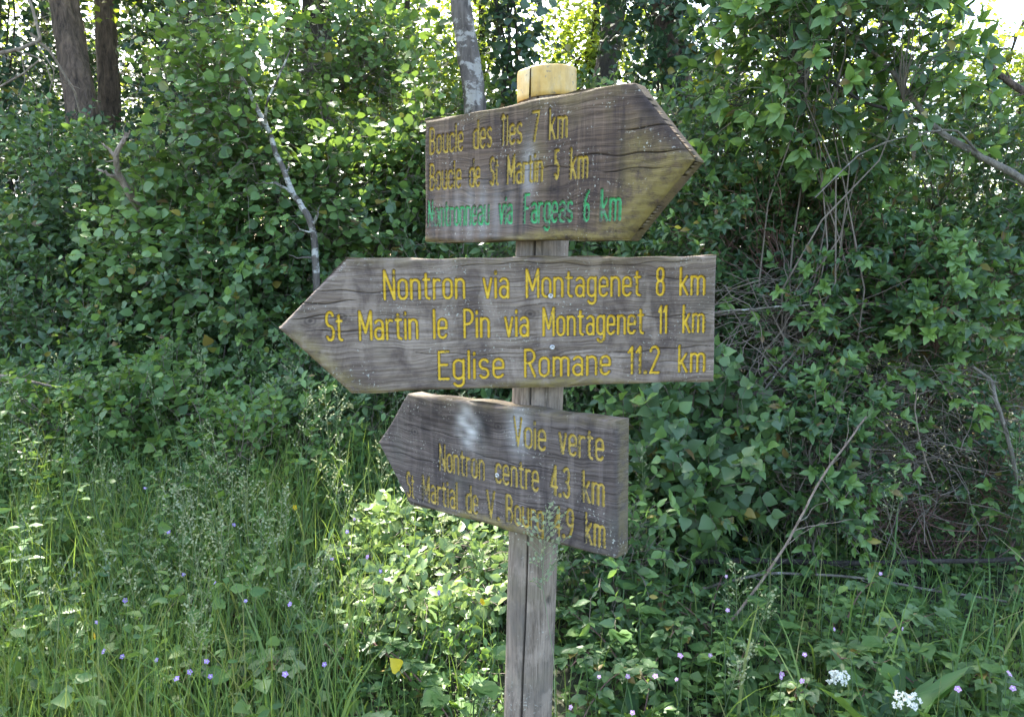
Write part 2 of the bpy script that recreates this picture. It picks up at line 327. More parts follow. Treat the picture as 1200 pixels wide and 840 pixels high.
# ------------------------------------------------------------------ engraved lettering: single stroke alphabet
XH = .68; W0 = .34
def arc(cx, cy, rx, ry, a0, a1, n=9):
    a = np.radians(np.linspace(a0, a1, n)); return list(zip(cx+rx*np.cos(a), cy+ry*np.sin(a)))
def stad(x0, x1, y0, y1):
    r = (x1-x0)/2; c = (x0+x1)/2; ry = min(r, (y1-y0)/2)
    p = arc(c, y1-ry, r, ry, 180, 0)+arc(c, y0+ry, r, ry, 0, -180); return p+[p[0]]
def ess(w, h): return arc(w/2, .75*h, w/2, .25*h, 30, 270, 12)+arc(w/2, .25*h, w/2, .25*h, 90, -150, 12)
L_ = lambda *p: list(p)
G = {
 'o': (W0, [stad(0, W0, 0, XH)]), 'c': (.30, [arc(.16, .51, .16, .17, 20, 180)+arc(.16, .17, .16, .17, 180, 340)]),
 'e': (W0, [[(.01, .35), (W0, .35)]+arc(.17, .51, .17, .17, 0, 180)+arc(.17, .17, .17, .17, 180, 335)]),
 'u': (W0, [[(0, XH)]+arc(.17, .17, .17, .17, 180, 360)+[(W0, XH)], [(W0, .3), (W0, 0)]]),
 'n': (W0, [[(0, 0), (0, XH)], [(0, .45)]+arc(.17, .51, .17, .17, 180, 0)+[(W0, 0)]]),
 'm': (.56, [[(0, 0), (0, XH)], [(0, .5)]+arc(.14, .54, .14, .14, 180, 0)+[(.28, 0)], [(.28, .5)]+arc(.42, .54, .14, .14, 180, 0)+[(.56, 0)]]),
 'r': (.22, [[(0, 0), (0, XH)], [(0, .44)]+arc(.16, .5, .16, .17, 170, 60)]),
 'l': (.0, [[(0, 0), (0, 1)]]), 'i': (.0, [[(0, 0), (0, XH)], [(0, .86), (0, .93)]]),
 'Î': (.2, [[(.1, 0), (.1, .86)], [(0, .95), (.1, 1.08), (.2, .95)]]),
 't': (.24, [[(.09, .87)]+arc(.22, .13, .13, .13, 180, 275), [(0, XH), (.23, XH)]]),
 'd': (W0, [stad(0, W0, 0, XH), [(W0, 0), (W0, 1)]]),
 'g': (W0, [stad(0, W0, 0, XH), [(W0, XH)]+arc(.17, -.12, .17, .16, 0, -155)]),
 'a': (W0, [arc(.17, .51, .17, .17, 150, 0)+[(W0, 0)], stad(0, W0, 0, .4)]),
 's': (.30, [ess(.30, XH)]), 'S': (.36, [ess(.36, 1)]),
 'k': (.32, [[(0, 0), (0, 1)], [(.29, XH), (.0, .27)], [(.1, .38), (.32, 0)]]),
 'v': (.32, [[(0, XH), (.16, 0), (.32, XH)]]), 'V': (.40, [[(0, 1), (.2, 0), (.4, 1)]]),
 'M': (.50, [[(0, 0), (0, 1), (.25, .25), (.5, 1), (.5, 0)]]), 'N': (.40, [[(0, 0), (0, 1), (.4, 0), (.4, 1)]]),
 'B': (.36, [[(0, 0), (0, 1), (.15, 1)]+arc(.15, .76, .18, .24, 90, -90)+[(0, .52)], [(.15, .52)]+arc(.15, .26, .21, .26, 90, -90)+[(0, 0)]]),
 'P': (.36, [[(0, 0), (0, 1), (.14, 1)]+arc(.14, .74, .22, .26, 90, -90)+[(0, .48)]]),
 'R': (.36, [[(0, 0), (0, 1), (.14, 1)]+arc(.14, .75, .21, .25, 90, -90)+[(0, .5)], [(.16, .5), (.36, 0)]]),
 'E': (.32, [[(.32, 1), (0, 1), (0, 0), (.32, 0)], [(0, .52), (.27, .52)]]), 'F': (.32, [[(.32, 1), (0, 1), (0, 0)], [(0, .52), (.27, .52)]]),
 '1': (.14, [[(0, .8), (.13, 1), (.13, 0)]]), '2': (.34, [arc(.17, .76, .17, .24, 165, -10)+[(0, 0), (.34, 0)]]),
 '3': (.34, [arc(.17, .76, .16, .24, 150, -90)+arc(.17, .26, .18, .26, 90, -150)]), '4': (.36, [[(.27, 0), (.27, 1), (0, .28), (.38, .28)]]),
 '5': (.34, [[(.32, 1), (.04, 1), (.02, .56)]+arc(.17, .32, .17, .3, 120, -150)]), '6': (.34, [stad(0, .34, 0, .56), [(.3, .98)]+arc(.34, .34, .34, .6, 100, 180)]),
 '7': (.34, [[(0, 1), (.34, 1), (.1, 0)]]), '8': (.34, [stad(.02, .32, .53, 1), stad(0, .34, 0, .53)]),
 '9': (.34, [stad(0, .34, .44, 1), [(.34, .7)]+arc(.0, .66, .34, .64, 0, -80)]), '.': (.06, [[(0, .0), (.06, .0), (.06, .05), (0, .05), (0, 0)]]),
}
def strokes(word, u0, u1, v, cap):
    pen = 0; out = []
    hw = .062*cap
    for ch in word:
        wd, ps = G[ch]
        for p in ps: out.append(np.array(p)+[pen, 0])
        pen += wd+.19
    tot = pen-.19
    a, b = u0+hw, u1-hw
    return [np.stack([a+q[:, 0]*(b-a)/max(tot, .01) if tot > .05 else (a+b)/2+q[:, 0]*cap, v+q[:, 1]*cap], 1) for q in out]

post = thing('signpost', 'round weathered wooden signpost with three engraved arrow boards', 'signpost', (0.0273, 1.85, 0))
LEAN = np.array([.0267, .0021])
def into(o, mw):     # place a child by its world matrix
    o.matrix_world = mw
# post shaft: dense cylinder, grain and a long drying crack as real relief
g = Geo(); na, nz = 200, 330; zt = 1.996
A, Z = np.meshgrid(np.linspace(0, 2*np.pi, na, endpoint=False), np.linspace(-.3, zt, nz))
rad = .0595+.0022*(Z/2)+.0012*np.sin(2*A+1)+.0008*np.sin(5*A+2*Z)
fl = np.zeros_like(A)
for k in range(46):
    a0 = rng.uniform(0, 6.28); wv = rng.uniform(.01, .035); dep = rng.uniform(.0004, .0018); wob = .04*np.sin(Z*rng.uniform(1, 5)+k)
    d = (A-a0-wob+np.pi) % (2*np.pi)-np.pi; fl -= dep*np.exp(-(d/wv)**2)*(.4+.6*np.sin(Z*rng.uniform(1, 3)+k)**2)
ac = R(270-19)+.05*np.sin(Z*2.1)+.025*np.sin(Z*9)
d = (A-ac+np.pi) % (2*np.pi)-np.pi
fl -= .02*np.exp(-(d/.028)**2)*sm(-.3, .4, Z)*(1-.35*sm(1.0, 1.3, Z))
kn = np.hypot(((A-R(270+45)+np.pi) % (2*np.pi)-np.pi)*.06, (Z-.80)); fl -= .004*np.exp(-(kn/.011)**2)
rr_ = rad+fl
V = np.stack([rr_*np.cos(A)+LEAN[0]*Z, rr_*np.sin(A)+LEAN[1]*Z, Z], -1)
i = np.arange(nz-1)[:, None]; j = np.arange(na)[None]
g.add(V, np.stack([i*na+j, i*na+(j+1) % na, (i+1)*na+(j+1) % na, (i+1)*na+j], -1))
wr = np.clip(np.exp(-(d/.03)**2)*.95, 0, 1).ravel()
wr = np.maximum(wr, np.exp(-(kn/.01)**2).ravel()*.8)
ps = g.build('post', M['wood_post'], post, True, {'wear': wr, 'pale': np.zeros(len(wr))})
M['wood_post'].node_tree  # grain runs along z on the shaft: its texture space is turned below
for nd in M['wood_post'].node_tree.nodes:
    if nd.bl_idname == 'ShaderNodeMapping':
        s = nd.inputs['Scale'].default_value; nd.inputs['Scale'].default_value = (s[1]*.8, s[1]*.8, s[0])
for nd in M['wood_post'].node_tree.nodes:
    if nd.bl_idname == 'ShaderNodeVectorMath': nd.inputs[1].default_value = (0, .05, 0)

# yellow collar round the top: a curled sleeve with an overlapping seam, and the post end inside it
g = Geo(); na, nz = 120, 14
def sleeve(a):
    s = (a-R(270-35)) % (2*np.pi)      # the seam is left of the front
    return .0675+.0030*np.exp(-((2*np.pi-s)/.35)**2)+.0012*np.cos(2*a)
prof = [(.0, 0), (.0, .012), (.0, .03), (.0, .056), (-.0004, .0630), (-.002, .0655), (-.006, .0668), (-.030, .0676), (-.066, .0678)]
rows = []
seam = R(270-35)
aa = np.linspace(seam+.004, seam+2*np.pi-.004, na)
for dr, zz in [(-.004, 0), (-.001, -.0005)]+prof:
    flare = np.exp(-((aa-seam-2*np.pi)/.22)**2)*.004*(1-zz/.07)
    tilt = -.0055*np.cos(aa)+.0035*np.exp(-((aa-seam-2*np.pi)/.5)**2)
    r_ = np.maximum(sleeve(aa)+dr+flare*(dr > -.02), .0005)
    rows.append(np.stack([r_*np.cos(aa), r_*np.sin(aa), zz+tilt*(-1 if zz < .06 else -1)*(1 if zz < .064 else .6)], -1))
V = np.array(rows); nr = len(rows); i = np.arange(nr-1)[:, None]; j = np.arange(na-1)[None]
g.add(V, np.stack([i*na+j, i*na+j+1, (i+1)*na+j+1, (i+1)*na+j], -1))
m, nt, b, N, Lk = mat('sun_faded_yellow_plastic')
n = noise(N, Lk, coords(N, Lk, (30, 30, 22)), 1, 5, .6)
c = ramp(N, Lk, n, [(.3, (.44, .25, .045)), (.42, (.55, .34, .085)), (.58, (.60, .40, .13)), (.72, (.60, .47, .26))])
sp = noise(N, Lk, coords(N, Lk, (95, 95, 95), loc=(2, 0, 0)), 1, 2)
c = mixc(N, Lk, ramp(N, Lk, sp, [(.64, (0, 0, 0)), (.70, (.8, .8, .8))]), c, (.20, .17, .12))
vs = noise(N, Lk, coords(N, Lk, (60, 60, 9), loc=(5, 0, 0)), 1, 6, .7)
c = mixc(N, Lk, ramp(N, Lk, vs, [(.48, (0, 0, 0)), (.64, (.5, .5, .5))]), c, (.36, .24, .09))
Lk(c, b.inputs['Base Color']); b.inputs['Roughness'].default_value = .5
M['cap'] = m
cp = g.build('collar', m, post); cp['label'] = 'pale yellow collar with a split seam'
cp.location = (LEAN[0]*1.994, LEAN[1]*1.994, 1.994)

BOARDS = [
 dict(c=(.0037, 1.7844, 1.821), r=(.73459, -.67845, -.00982), u=(.02053, .00776, .99976), n=(-.67821, -.73461, .01963), W=.6145, H=.3016, tip=.449, tv=-.003, wood='wood_a',
      lab='brown upper arrow board pointing right', cap=.0613, v=(.0662, -.0214, -.1107), hwk=.056,
      lines=[("paint_a", [("Boucle", -.2905, -.1659), ("des", -.1354, -.0702), ("Îles", -.0450, .0238), ("7", .0496, .0740), ("km", .0981, .1526)]),
             ("paint_a", [("Boucle", -.2894, -.1716), ("de", -.1470, -.1070), ("St", -.0783, -.0470), ("Martin", -.0237, .0868), ("5", .1159, .1328), ("km", .1594, .2104)]),
             ("paint_g", [("Nontronneau", -.2954, -.0745), ("via", -.0472, -.0008), ("Fargeas", .0306, .1734), ("6", .1987, .2174), ("km", .2431, .2968)])],
      screws=[], ll=['top yellow line of lettering', 'middle yellow line of lettering', 'bottom green line of lettering']),
 dict(c=(.0609, 1.7511, 1.4856), r=(.98926, .14592, .00887), u=(-.00851, -.00312, .99996), n=(.14594, -.98929, -.00185), W=.8448, H=.2963, tip=-.573, tv=-.001, wood='wood_b',
      lab='long grey middle arrow board pointing left', cap=.0614, v=(.0586, -.0293, -.1226), hwk=.053,
      lines=[("paint_b", [("Nontron", -.3472, -.1648), ("via", -.1280, -.0661), ("Montagenet", -.0305, .2417), ("8", .2745, .2980), ("km", .3311, .3959)]),
             ("paint_b", [("St", -.4746, -.4344), ("Martin", -.4032, -.2708), ("le", -.2405, -.2056), ("Pin", -.1724, -.1106), ("via", -.0803, -.0212), ("Montagenet", .0077, .2504), ("11", .2806, .3061), ("km", .3404, .3970)]),
             ("paint_b", [("Eglise", -.2311, -.0785), ("Romane", -.0353, .1707), ("11.2", .2092, .2887), ("km", .3317, .4002)])],
      screws=[(.0269, .0598), (.0306, -.0569)], ll=['top line of lettering', 'middle line of lettering', 'bottom line of lettering']),
 dict(c=(-.0294, 1.7955, 1.137), r=(.75549, -.65479, .02215), u=(-.00425, .0289, .99957), n=(-.65515, -.75526, .01905), W=.6512, H=.2985, tip=-.451, tv=.002, wood='wood_c',
      lab='violet grey lower arrow board pointing left', cap=.0655, v=(.060, -.0376, -.1290), hwk=.054,
      lines=[("paint_c", [("Voie", .0407, .1411), ("verte", .1743, .2975)]),
             ("paint_c", [("Nontron", -.2112, -.0490), ("centre", -.0171, .1198), ("4.3", .1502, .2084), ("km", .2395, .3002)]),
             ("paint_c", [("St", -.3384, -.3044), ("Martial", -.2758, -.1430), ("de", -.1164, -.0713), ("V.", -.0468, -.0005), ("Bourg", .0166, .1340), ("4.9", .1601, .2188), ("km", .2466, .3029)])],
      screws=[(-.0071, -.0203)], ll=['top line of lettering', 'middle line of lettering', 'bottom line of lettering']),
]
def segdist(Px, Py, a, b):
    d = b-a; L2 = max((d**2).sum(), 1e-12); t = np.clip(((Px-a[0])*d[0]+(Py-a[1])*d[1])/L2, 0, 1)
    return np.hypot(Px-a[0]-t*d[0], Py-a[1]-t*d[1])
def crk(U, V, u0, u1, v0, wdt, amp, seed):
    c = v0+.004*np.sin(U*17+seed)+.002*np.sin(U*61+seed*2)+amp*(U-u0)
    wd = wdt*np.clip(np.minimum(U-u0, u1-U)/.05, 0, 1)
    return np.where(wd > 1e-5, np.exp(-((V-c)/np.maximum(wd, 1e-5))**2), 0)
for bi, B in enumerate(BOARDS):
    TH = (.056, .042, .056)[bi]
    W, H, tip, tv = B['W'], B['H'], B['tip'], B['tv']
    right = tip > 0
    us = np.arange(-W/2 if right else tip, (tip if right else W/2)+.0007, .0014)
    nv = int(H/.0014)
    s = np.linspace(0, 1, nv)
    if right: k = np.clip((us-W/2)/(tip-W/2), 0, .985)
    else: k = np.clip((-W/2-us)/(-W/2-tip), 0, .985)
    wav = .0022*np.sin(us*14+bi)+.0012*np.sin(us*43+2*bi)
    vt = (H/2+(.007*sm(-.1, .3, us) if right else 0))*(1-k)+tv*k+wav*(1-k); vb = -H/2*(1-k)+tv*k+wav[::-1]*.7*(1-k)
    V = vb[None]*(1-s[:, None])+vt[None]*s[:, None]; U = np.broadcast_to(us[None], V.shape).copy()
    # distance to the outline
    e = W/2 if right else -W/2; o = -e
    pts = [np.array(p) for p in ((o, H/2), (e, H/2+(.007 if right else 0)), (tip, tv), (e, -H/2), (o, -H/2))]
    de = np.full(U.shape, 9.)
    rnd = .009+.003*np.sin(U*31+V*20)
    for a, b in zip(pts, pts[1:]+pts[:1]): de = np.minimum(de, segdist(U, V, a, b))
    ds = np.minimum(segdist(U, V, pts[1], pts[2]), segdist(U, V, pts[2], pts[3]))
    q = np.clip(1-de/rnd, 0, 1); z = -rnd*(1-np.sqrt(np.maximum(1-q*q, 0)))
    if right: q2 = np.clip(1-ds/.030, 0, 1); z -= .013*q2**1.4
    # wood relief
    z += .0005*np.sin(V*420+3*np.sin(U*9+bi))*np.sin(U*5+V*30)-.0004*np.abs(np.sin(V*900+6*np.sin(U*6)))
    wear = np.zeros_like(U); pale = np.zeros_like(U)
    cracks = {0: [(.17, .44, .028, .0014, -.06), (.27, .43, .062, .0010, 0), (.22, .40, -.02, .0009, .05), (-.29, -.05, -.005, .0008, 0), (.0, .2, .0, .0008, .02)],
              1: [(-.56, -.39, .055, .0014, 0), (-.55, -.44, .02, .0013, .02), (-.50, -.1, .078, .0010, 0), (.1, .42, .012, .0010, 0), (.15, .42, -.07, .0011, .01), (-.52, -.3, -.012, .0012, -.01), (.2, .42, .1, .0009, 0), (-.3, .05, -.066, .0008, 0), (-.2, .4, .132, .0008, 0), (.25, .42, -.1, .0008, 0)],
              2: [(-.4, -.2, -.02, .0010, 0), (-.1, .2, .02, .0009, 0), (.05, .32, -.08, .0008, 0), (-.35, -.1, .06, .0008, 0)]}[bi]
    for n_, (u0, u1, v0, wd, am) in enumerate(cracks):
        x = crk(U, V, u0, u1, v0, wd, am, n_*1.7+bi); z -= .004*x; wear = np.maximum(wear, .85*x)
    knots = {0: [(.12, -.042), (-.025, -.046)], 1: [(-.505, .014), (-.02, .02), (-.02, -.09), (-.44, .02), (.3, .02)], 2: [(-.005, .098), (-.3, .05)]}[bi]
    for (ku, kv) in knots:
        dk = np.hypot((U-ku)*.75, V-kv); rg = .5+.5*np.sin(dk*900); wear = np.maximum(wear, np.exp(-(dk/.014)**2)*(.35+.5*rg)); z -= .001*np.exp(-(dk/.01)**2)
    if bi == 2:   # bird lime and damp patches
        pale = 1.1*np.exp(-(((U+.105)/.035)**2+((V-.085+.25*(U+.1))/.05)**2)*1.1)*(.6+.4*np.sin(U*90+V*40)*np.sin(V*110))
        pale = np.maximum(pale, .55*np.exp(-(((U-.06)/.03)**2+((V-.1)/.05)**2)))
        wear = np.maximum(wear, .9*np.exp(-((((U+.055)/.036)**2+((V-.09)/.04)**2)**1.6))*(.75+.25*np.sin(U*150+V*90)))
        wear = np.maximum(wear, .7*np.exp(-((((U+.25)/.11)**2+((V-.1)/.055)**2)**1.5))*(.7+.3*np.sin(U*80+V*60)*np.sin(V*130)))
    if bi == 0:
        wear = np.maximum(wear, .5*np.exp(-(((U-.02)/.02)**2+((V+.03)/.09)**2))*(.5+.5*np.sin(U*160)))
        pale = np.maximum(pale, .35*np.exp(-(((U+.12)/.12)**2+((V+.09)/.07)**2))*(.4+.6*np.sin(U*70+2)**2))
        pale = np.maximum(pale, .4*np.exp(-(((U-.045)/.02)**2+((V-.0)/.06)**2)))
    pale = np.clip(pale, 0, 1)
    if right: wear = np.maximum(wear, .62*np.clip(1.25-ds/.024, 0, 1)*sm(-.01, .03, V-tv))
    moss = .7*sm(.02, .0, V+H/2-.012*np.sin(U*11+bi))+.25*sm(.03, 0, H/2-V)
    if right: moss = np.maximum(moss, .8*sm(.12, .0, ds)*sm(.06, -.02, V)); moss = np.maximum(moss, .55*np.exp(-((U-.33)/.035)**2)*sm(.12, 0, V))
    if bi == 1: moss = np.maximum(moss, .5*sm(.05, .01, ds)*sm(.01, -.03, V))
    # engraved letters
    best = np.full(U.shape, 9.); who = np.zeros(U.shape, int); hw = B['hwk']*B['cap']
    for li, (pm, words) in enumerate(B['lines']):
        for wd, u0, u1 in words:
            for P in strokes(wd, u0, u1, B['v'][li], B['cap']):
                for a, b in zip(P[:-1], P[1:]):
                    c0 = np.searchsorted(us, min(a[0], b[0])-.01); c1 = np.searchsorted(us, max(a[0], b[0])+.01)
                    if c1 <= c0: continue
                    dd = segdist(U[:, c0:c1], V[:, c0:c1], a, b); sub = best[:, c0:c1]; mk = dd < sub
                    sub[mk] = dd[mk]; who[:, c0:c1][mk] = li
    rough = hw*(1+.12*np.sin(U*700)*np.sin(V*650))
    gq = np.clip(best/rough, 0, 1); z -= .0058*np.sqrt(np.maximum(1-gq**2.4, 0))
    VV = np.stack([U, V, z], -1).reshape(-1, 3); nu = len(us)
    i = np.arange(nv-1)[:, None]; j = np.arange(nu-1)[None]
    Q = np.stack([i*nu+j, i*nu+j+1, (i+1)*nu+j+1, (i+1)*nu+j], -1).reshape(-1, 4)
    fb = best.ravel()[Q].mean(1) < (rough.ravel()[Q].mean(1)*1.02); fw = who.ravel()[Q[:, 0]]
    wear = np.maximum(wear, .6*np.clip(1-(best-hw)/.0022, 0, 1)*(best > hw*.8))  # shade along the letter grooves, painted into the wood colour
    g = Geo(); 
    used = np.zeros(len(VV), int)
    g.add(VV, Q[~fb])
    # rim back to the rear face
    rim = np.concatenate([np.arange(nu), np.arange(1, nv)*nu+nu-1, (nv-1)*nu+np.arange(nu-2, -1, -1), np.arange(nv-2, 0, -1)*nu])
    rv = VV[rim]; lev = [rv*[1, 1, 0]+[0, 0, -TH*.35], rv*[1, 1, 0]+[0, 0, -TH*.7], rv*[1, 1, 0]+[0, 0, -TH+.005], rv*[.992, .985, 0]+[0, 0, -TH]]
    n0 = g.n; nr = len(rim); g.add(np.concatenate(lev))
    jj = np.arange(nr); jn = (jj+1) % nr; qs = [np.stack([rim[jj], n0+jj, n0+jn, rim[jn]], 1)]
    for l in range(3): qs.append(np.stack([n0+l*nr+jj, n0+(l+1)*nr+jj, n0+(l+1)*nr+jn, n0+l*nr+jn], 1))
    n1_ = g.n; g.add(np.array([[0, 0, -TH]]))
    g.q += qs; g.qm += [np.zeros(len(x), int) for x in qs]
    l3 = n0+3*nr; g.t.append(np.stack([l3+jj, np.full(nr, n1_), l3+jn], 1)); g.tm.append(np.zeros(nr, int))
    ex = g.n-len(VV)
    rimdark = np.concatenate([wear.ravel()[rim]]*4+[[0]])
    o = g.build('arrow_board', M[B['wood']], post, True, {'wear': np.concatenate([wear.ravel(), rimdark]), 'pale': np.concatenate([pale.ravel(), np.zeros(ex)]), 'moss': np.concatenate([moss.ravel(), np.full(ex, .3)])})
    o['label'] = B['lab']
    mw = Matrix(((B['r'][0], B['u'][0], B['n'][0], B['c'][0]-.0273), (B['r'][1], B['u'][1], B['n'][1], B['c'][1]-1.85), (B['r'][2], B['u'][2], B['n'][2], B['c'][2]), (0, 0, 0, 1)))
    o.matrix_basis = mw
    for li, (pm, words) in enumerate(B['lines']):
        F = Q[fb & (fw == li)]; idx, inv = np.unique(F, return_inverse=True)
        gg = Geo(); gg.add(VV[idx], inv.reshape(-1, 4))
        rim_shade = np.clip((best.ravel()[idx]/hw-.62)/.38, 0, 1)*.9  # mask of the painted shade at the stroke edges
        l = gg.build('lettering', M[pm], o, True, {'rim': rim_shade}); l['label'] = B['ll'][li]
    for (su, sv) in B['screws']:
        gg = Geo(); a = np.linspace(0, 2*np.pi, 14, endpoint=False)
        pr = [(.0062, -.002), (.0062, .0012), (.0048, .0022), (.0026, .0024), (.0022, .0008), (.0003, .0008)]
        P = np.array([np.stack([r_*np.cos(a)+su, r_*np.sin(a)+sv, np.full(14, z_+.001)], 1) for r_, z_ in pr])
        i = np.arange(5)[:, None]; j = np.arange(14)[None]
        gg.add(P, np.stack([i*14+j, i*14+(j+1) % 14, (i+1)*14+(j+1) % 14, (i+1)*14+j], -1))
        gg.build('screw', M['steel'], o)
# ------------------------------------------------------------------ woody plants
def foliage_twigs(g, S, D, L, m, size, kind, mats, opposite=True, k=4, up=.55, whorl=0, young=.25, jitter=.5, stems=None, tr=.002, wide=1., spread=1.):
    """twigs from S along D (length L) bearing m leaf pairs; leaf normals turn to the light"""
    n = len(S)
    if n == 0: return
    E = S+D*L[:, None]; P = bend(S, E, k, .06, .10)
    if stems is not None: tubes(stems, P[lit_lines(P)], tr, tr*.5, 3)
    t = np.linspace(.12, 1., m)
    f = t*(k-1); i0 = np.minimum(f.astype(int), k-2); fr = (f-i0)[None, :, None]
    B = P[:, i0]*(1-fr)+P[:, i0+1]*fr; T = unit(P[:, i0+1]-P[:, i0])
    lat = unit(np.cross(T, np.array([0, 0, 1.])+.3*rng.normal(size=(n, 1, 3))))
    if opposite:
        alt = (np.arange(m) % 2)[None, :, None]*.6
        lat2 = lat*(1-alt)+np.cross(T, lat)*alt
    else: lat2 = lat*np.where(np.arange(m) % 2, 1, -1)[None, :, None]
    sets = [(B, unit(T*.55+lat2*spread+rng.normal(size=B.shape)*jitter*.4))]
    if opposite: sets.append((B, unit(T*.55-lat2*spread+rng.normal(size=B.shape)*jitter*.4)))
    yg = rng.random(n) < young
    for b, d in sets:
        b = b.reshape(-1, 3); d = d.reshape(-1, 3)
        nn = unit(np.array([0, -.35, up])+rng.normal(size=b.shape)*jitter)
        sz = size*rng.uniform(.42, 1.25, len(b))*np.tile(np.interp(t, [0, .5, 1], [.85, 1.05, .75]), n)
        mt = np.repeat(yg, m)*np.tile(t > .55, n)
        kp = lit(b) & (rng.random(len(b)) < .92)
        put_leaves(g, b[kp], d[kp], nn[kp], sz[kp], kind, mt[kp].astype(int), wide)
    if whorl:
        tip = P[:, -1]; td = unit(P[:, -1]-P[:, -2])
        for q in range(whorl):
            a = q*2*np.pi/whorl+rng.uniform(0, .6, n)
            x = unit(np.cross(td, np.array([0.3, .2, 1]))); y = np.cross(td, x)
            d = unit(td*1.15+x*np.cos(a)[:, None]+y*np.sin(a)[:, None]+rng.normal(size=td.shape)*.15)
            kp = lit(tip)
            put_leaves(g, tip[kp], d[kp], unit(td+np.array([0, -.3, .5]))[kp], (size*rng.uniform(.8, 1.2, n))[kp], kind, yg[kp].astype(int), wide)
def shell_points(n, C, rad, pw=.45, clump=2.2, cut=-.35):
    out = []
    ph = rng.uniform(0, 6.28, 9); tot = 0
    while tot < n:
        d = unit(rng.normal(size=(n*2, 3))); r = rng.random(n*2)**pw
        p = d*r[:, None]
        f = (np.sin(clump*2*p[:, 0]*1.3+ph[0]+1.5*np.sin(clump*p[:, 2]+ph[3]))+np.sin(clump*2*p[:, 1]+ph[1])+np.sin(clump*2.3*p[:, 2]+ph[2]+1.2*np.sin(clump*p[:, 0]*1.7+ph[4])))/1.7
        p = p[f > cut+rng.normal(size=len(f))*.25]; out.append(p); tot += len(p)
    p = np.concatenate(out)[:n]
    return C+p*rad, p
def shrub(name, label, cat, C, rad, base, leaf, mats, nt, m=6, size=.05, tl=.22, group=None, opposite=True, whorl=0, young=.3, ns=14, stem='twig', up=.55, wide=1., cut=-.35, dirup=.35, floor=True, sr=.007, k=4):
    C = np.array(C); rad = np.array(rad); base = np.array(base); base[2] = gz(base[0], base[1])
    t = thing(name, label, cat, base, group)
    S, u = shell_points(nt, C, rad, cut=cut)
    if floor:
        kp = S[:, 2] > gz(S[:, 0], S[:, 1])+.04; S = S[kp]; u = u[kp]
    kp = S[:, 1] > 2.45 - .0*S[:, 0]; S = S[kp]; u = u[kp]
    kp = ~((np.abs(S[:, 0]-.06) < 1.0) & (S[:, 1] < 2.55)); S = S[kp]; u = u[kp]
    D = unit(u*.75+np.array([0, -.12, dirup])+rng.normal(size=S.shape)*.5)
    L = tl*rng.uniform(.6, 1.25, len(S))
    g = Geo(); s = Geo()
    foliage_twigs(g, S-base, D, L, m, size, leaf, mats, opposite, k, up, whorl, young, stems=s, wide=wide) if False else None
    gl = Geo()
    foliage_twigs(gl, S, D, L, m, size, leaf, mats, opposite, k, up, whorl, young, stems=s, wide=wide)
    # main stems from the base and side branches that carry the twigs
    E, _ = shell_points(ns, C, rad*.9, .7, cut=-9)
    b0 = base+np.stack([rng.normal(size=ns)*rad[0]*.16, rng.normal(size=ns)*rad[1]*.16, np.full(ns, -.05)], 1)
    P = bend(b0, E, 8, .075, .06); kl = lit_lines(P); tubes(s, P[kl], (sr*rng.uniform(.7, 1.5, ns))[kl], sr*.3, 5)
    nb = min(len(S), ns*9); sel = rng.choice(len(S), nb, replace=False); pi = rng.integers(0, ns, nb); pk = rng.integers(2, 7, nb)
    # nearest main stem point for every side branch
    F = P[:, 2:7].reshape(-1, 3); nr = np.argmin(((S[sel][:, None]-F[None])**2).sum(-1), 1)
    W = bend(F[nr], S[sel], 5, .05, .03); tubes(s, W[lit_lines(W)], sr*.42, sr*.2, 4)
    for q in (gl, s): q.v = [v-base if len(v) else v for v in q.v]
    gl.build('foliage', mats, t); s.build('stems', M[stem], t)
    return t

def ell(px, py, Y, rx, rz, ry):      # centre from the picture, half sizes in pixels, half depth in metres
    c = at(px, py, Y); return c, (rx/FPX*Y, ry, rz/FPX*Y)
RM = [M['leaf_right'], M['leaf_young']]; LM = [M['leaf_round'], M['leaf_young']]; IM = [M['leaf_dark'], M['leaf_dark']]; BM = [M['leaf_bramble'], M['leaf_young']]
def S_(name, label, cat, px, py, Y, rx, rz, ry, by, leaf, mats, nt, **kw):
    c, r = ell(px, py, Y, rx, rz, ry); kw.setdefault('wide', rng.uniform(.72, .98) if mats is RM else 1.)
    leaf = leaf+'+' if Y < 5.05 and '+' not in leaf else leaf
    return shrub(name, label, cat, c, r, (c[0], by, 0), leaf, mats, int(nt*DENS), **kw)
DENS = .85
# right of the post
S_('honeysuckle_shrub', 'tall dark green shrub directly right of the upper arrow board', 'shrub', 850, 270, 4.5, 120, 150, .5, 4.6, 'ovate', RM, 1092, m=5, size=0.053, whorl=4, young=.2)
S_('honeysuckle_shrub', 'shrub with large pale leaves against the bright sky, top right', 'shrub', 985, 60, 3.8, 130, 120, .4, 4.1, 'ovate', RM, 482, m=4, size=0.078, tl=.26, whorl=4, young=.55, stem='twig')
S_('honeysuckle_shrub', 'shrub crossed by a thick leaning grey branch at the right edge', 'shrub', 1130, 265, 4.3, 140, 140, .5, 4.5, 'ovate', RM, 919, m=5, size=0.052, whorl=3, young=.15)
S_('honeysuckle_shrub', 'shrub of pointed leaves right of the middle arrow board', 'shrub', 930, 310, 4.1, 125, 110, .4, 4.4, 'ovate', RM, 781, m=5, size=0.053, whorl=4, young=.28, stem='twig_red', cut=-.1)
S_('honeysuckle_shrub', 'shrub with bright young leaf whorls above the dry twig tangle', 'shrub', 1090, 370, 3.8, 130, 95, .3, 4.2, 'ovate', RM, 459, m=5, size=0.059, whorl=5, young=.5, stem='twig_red', cut=.0)
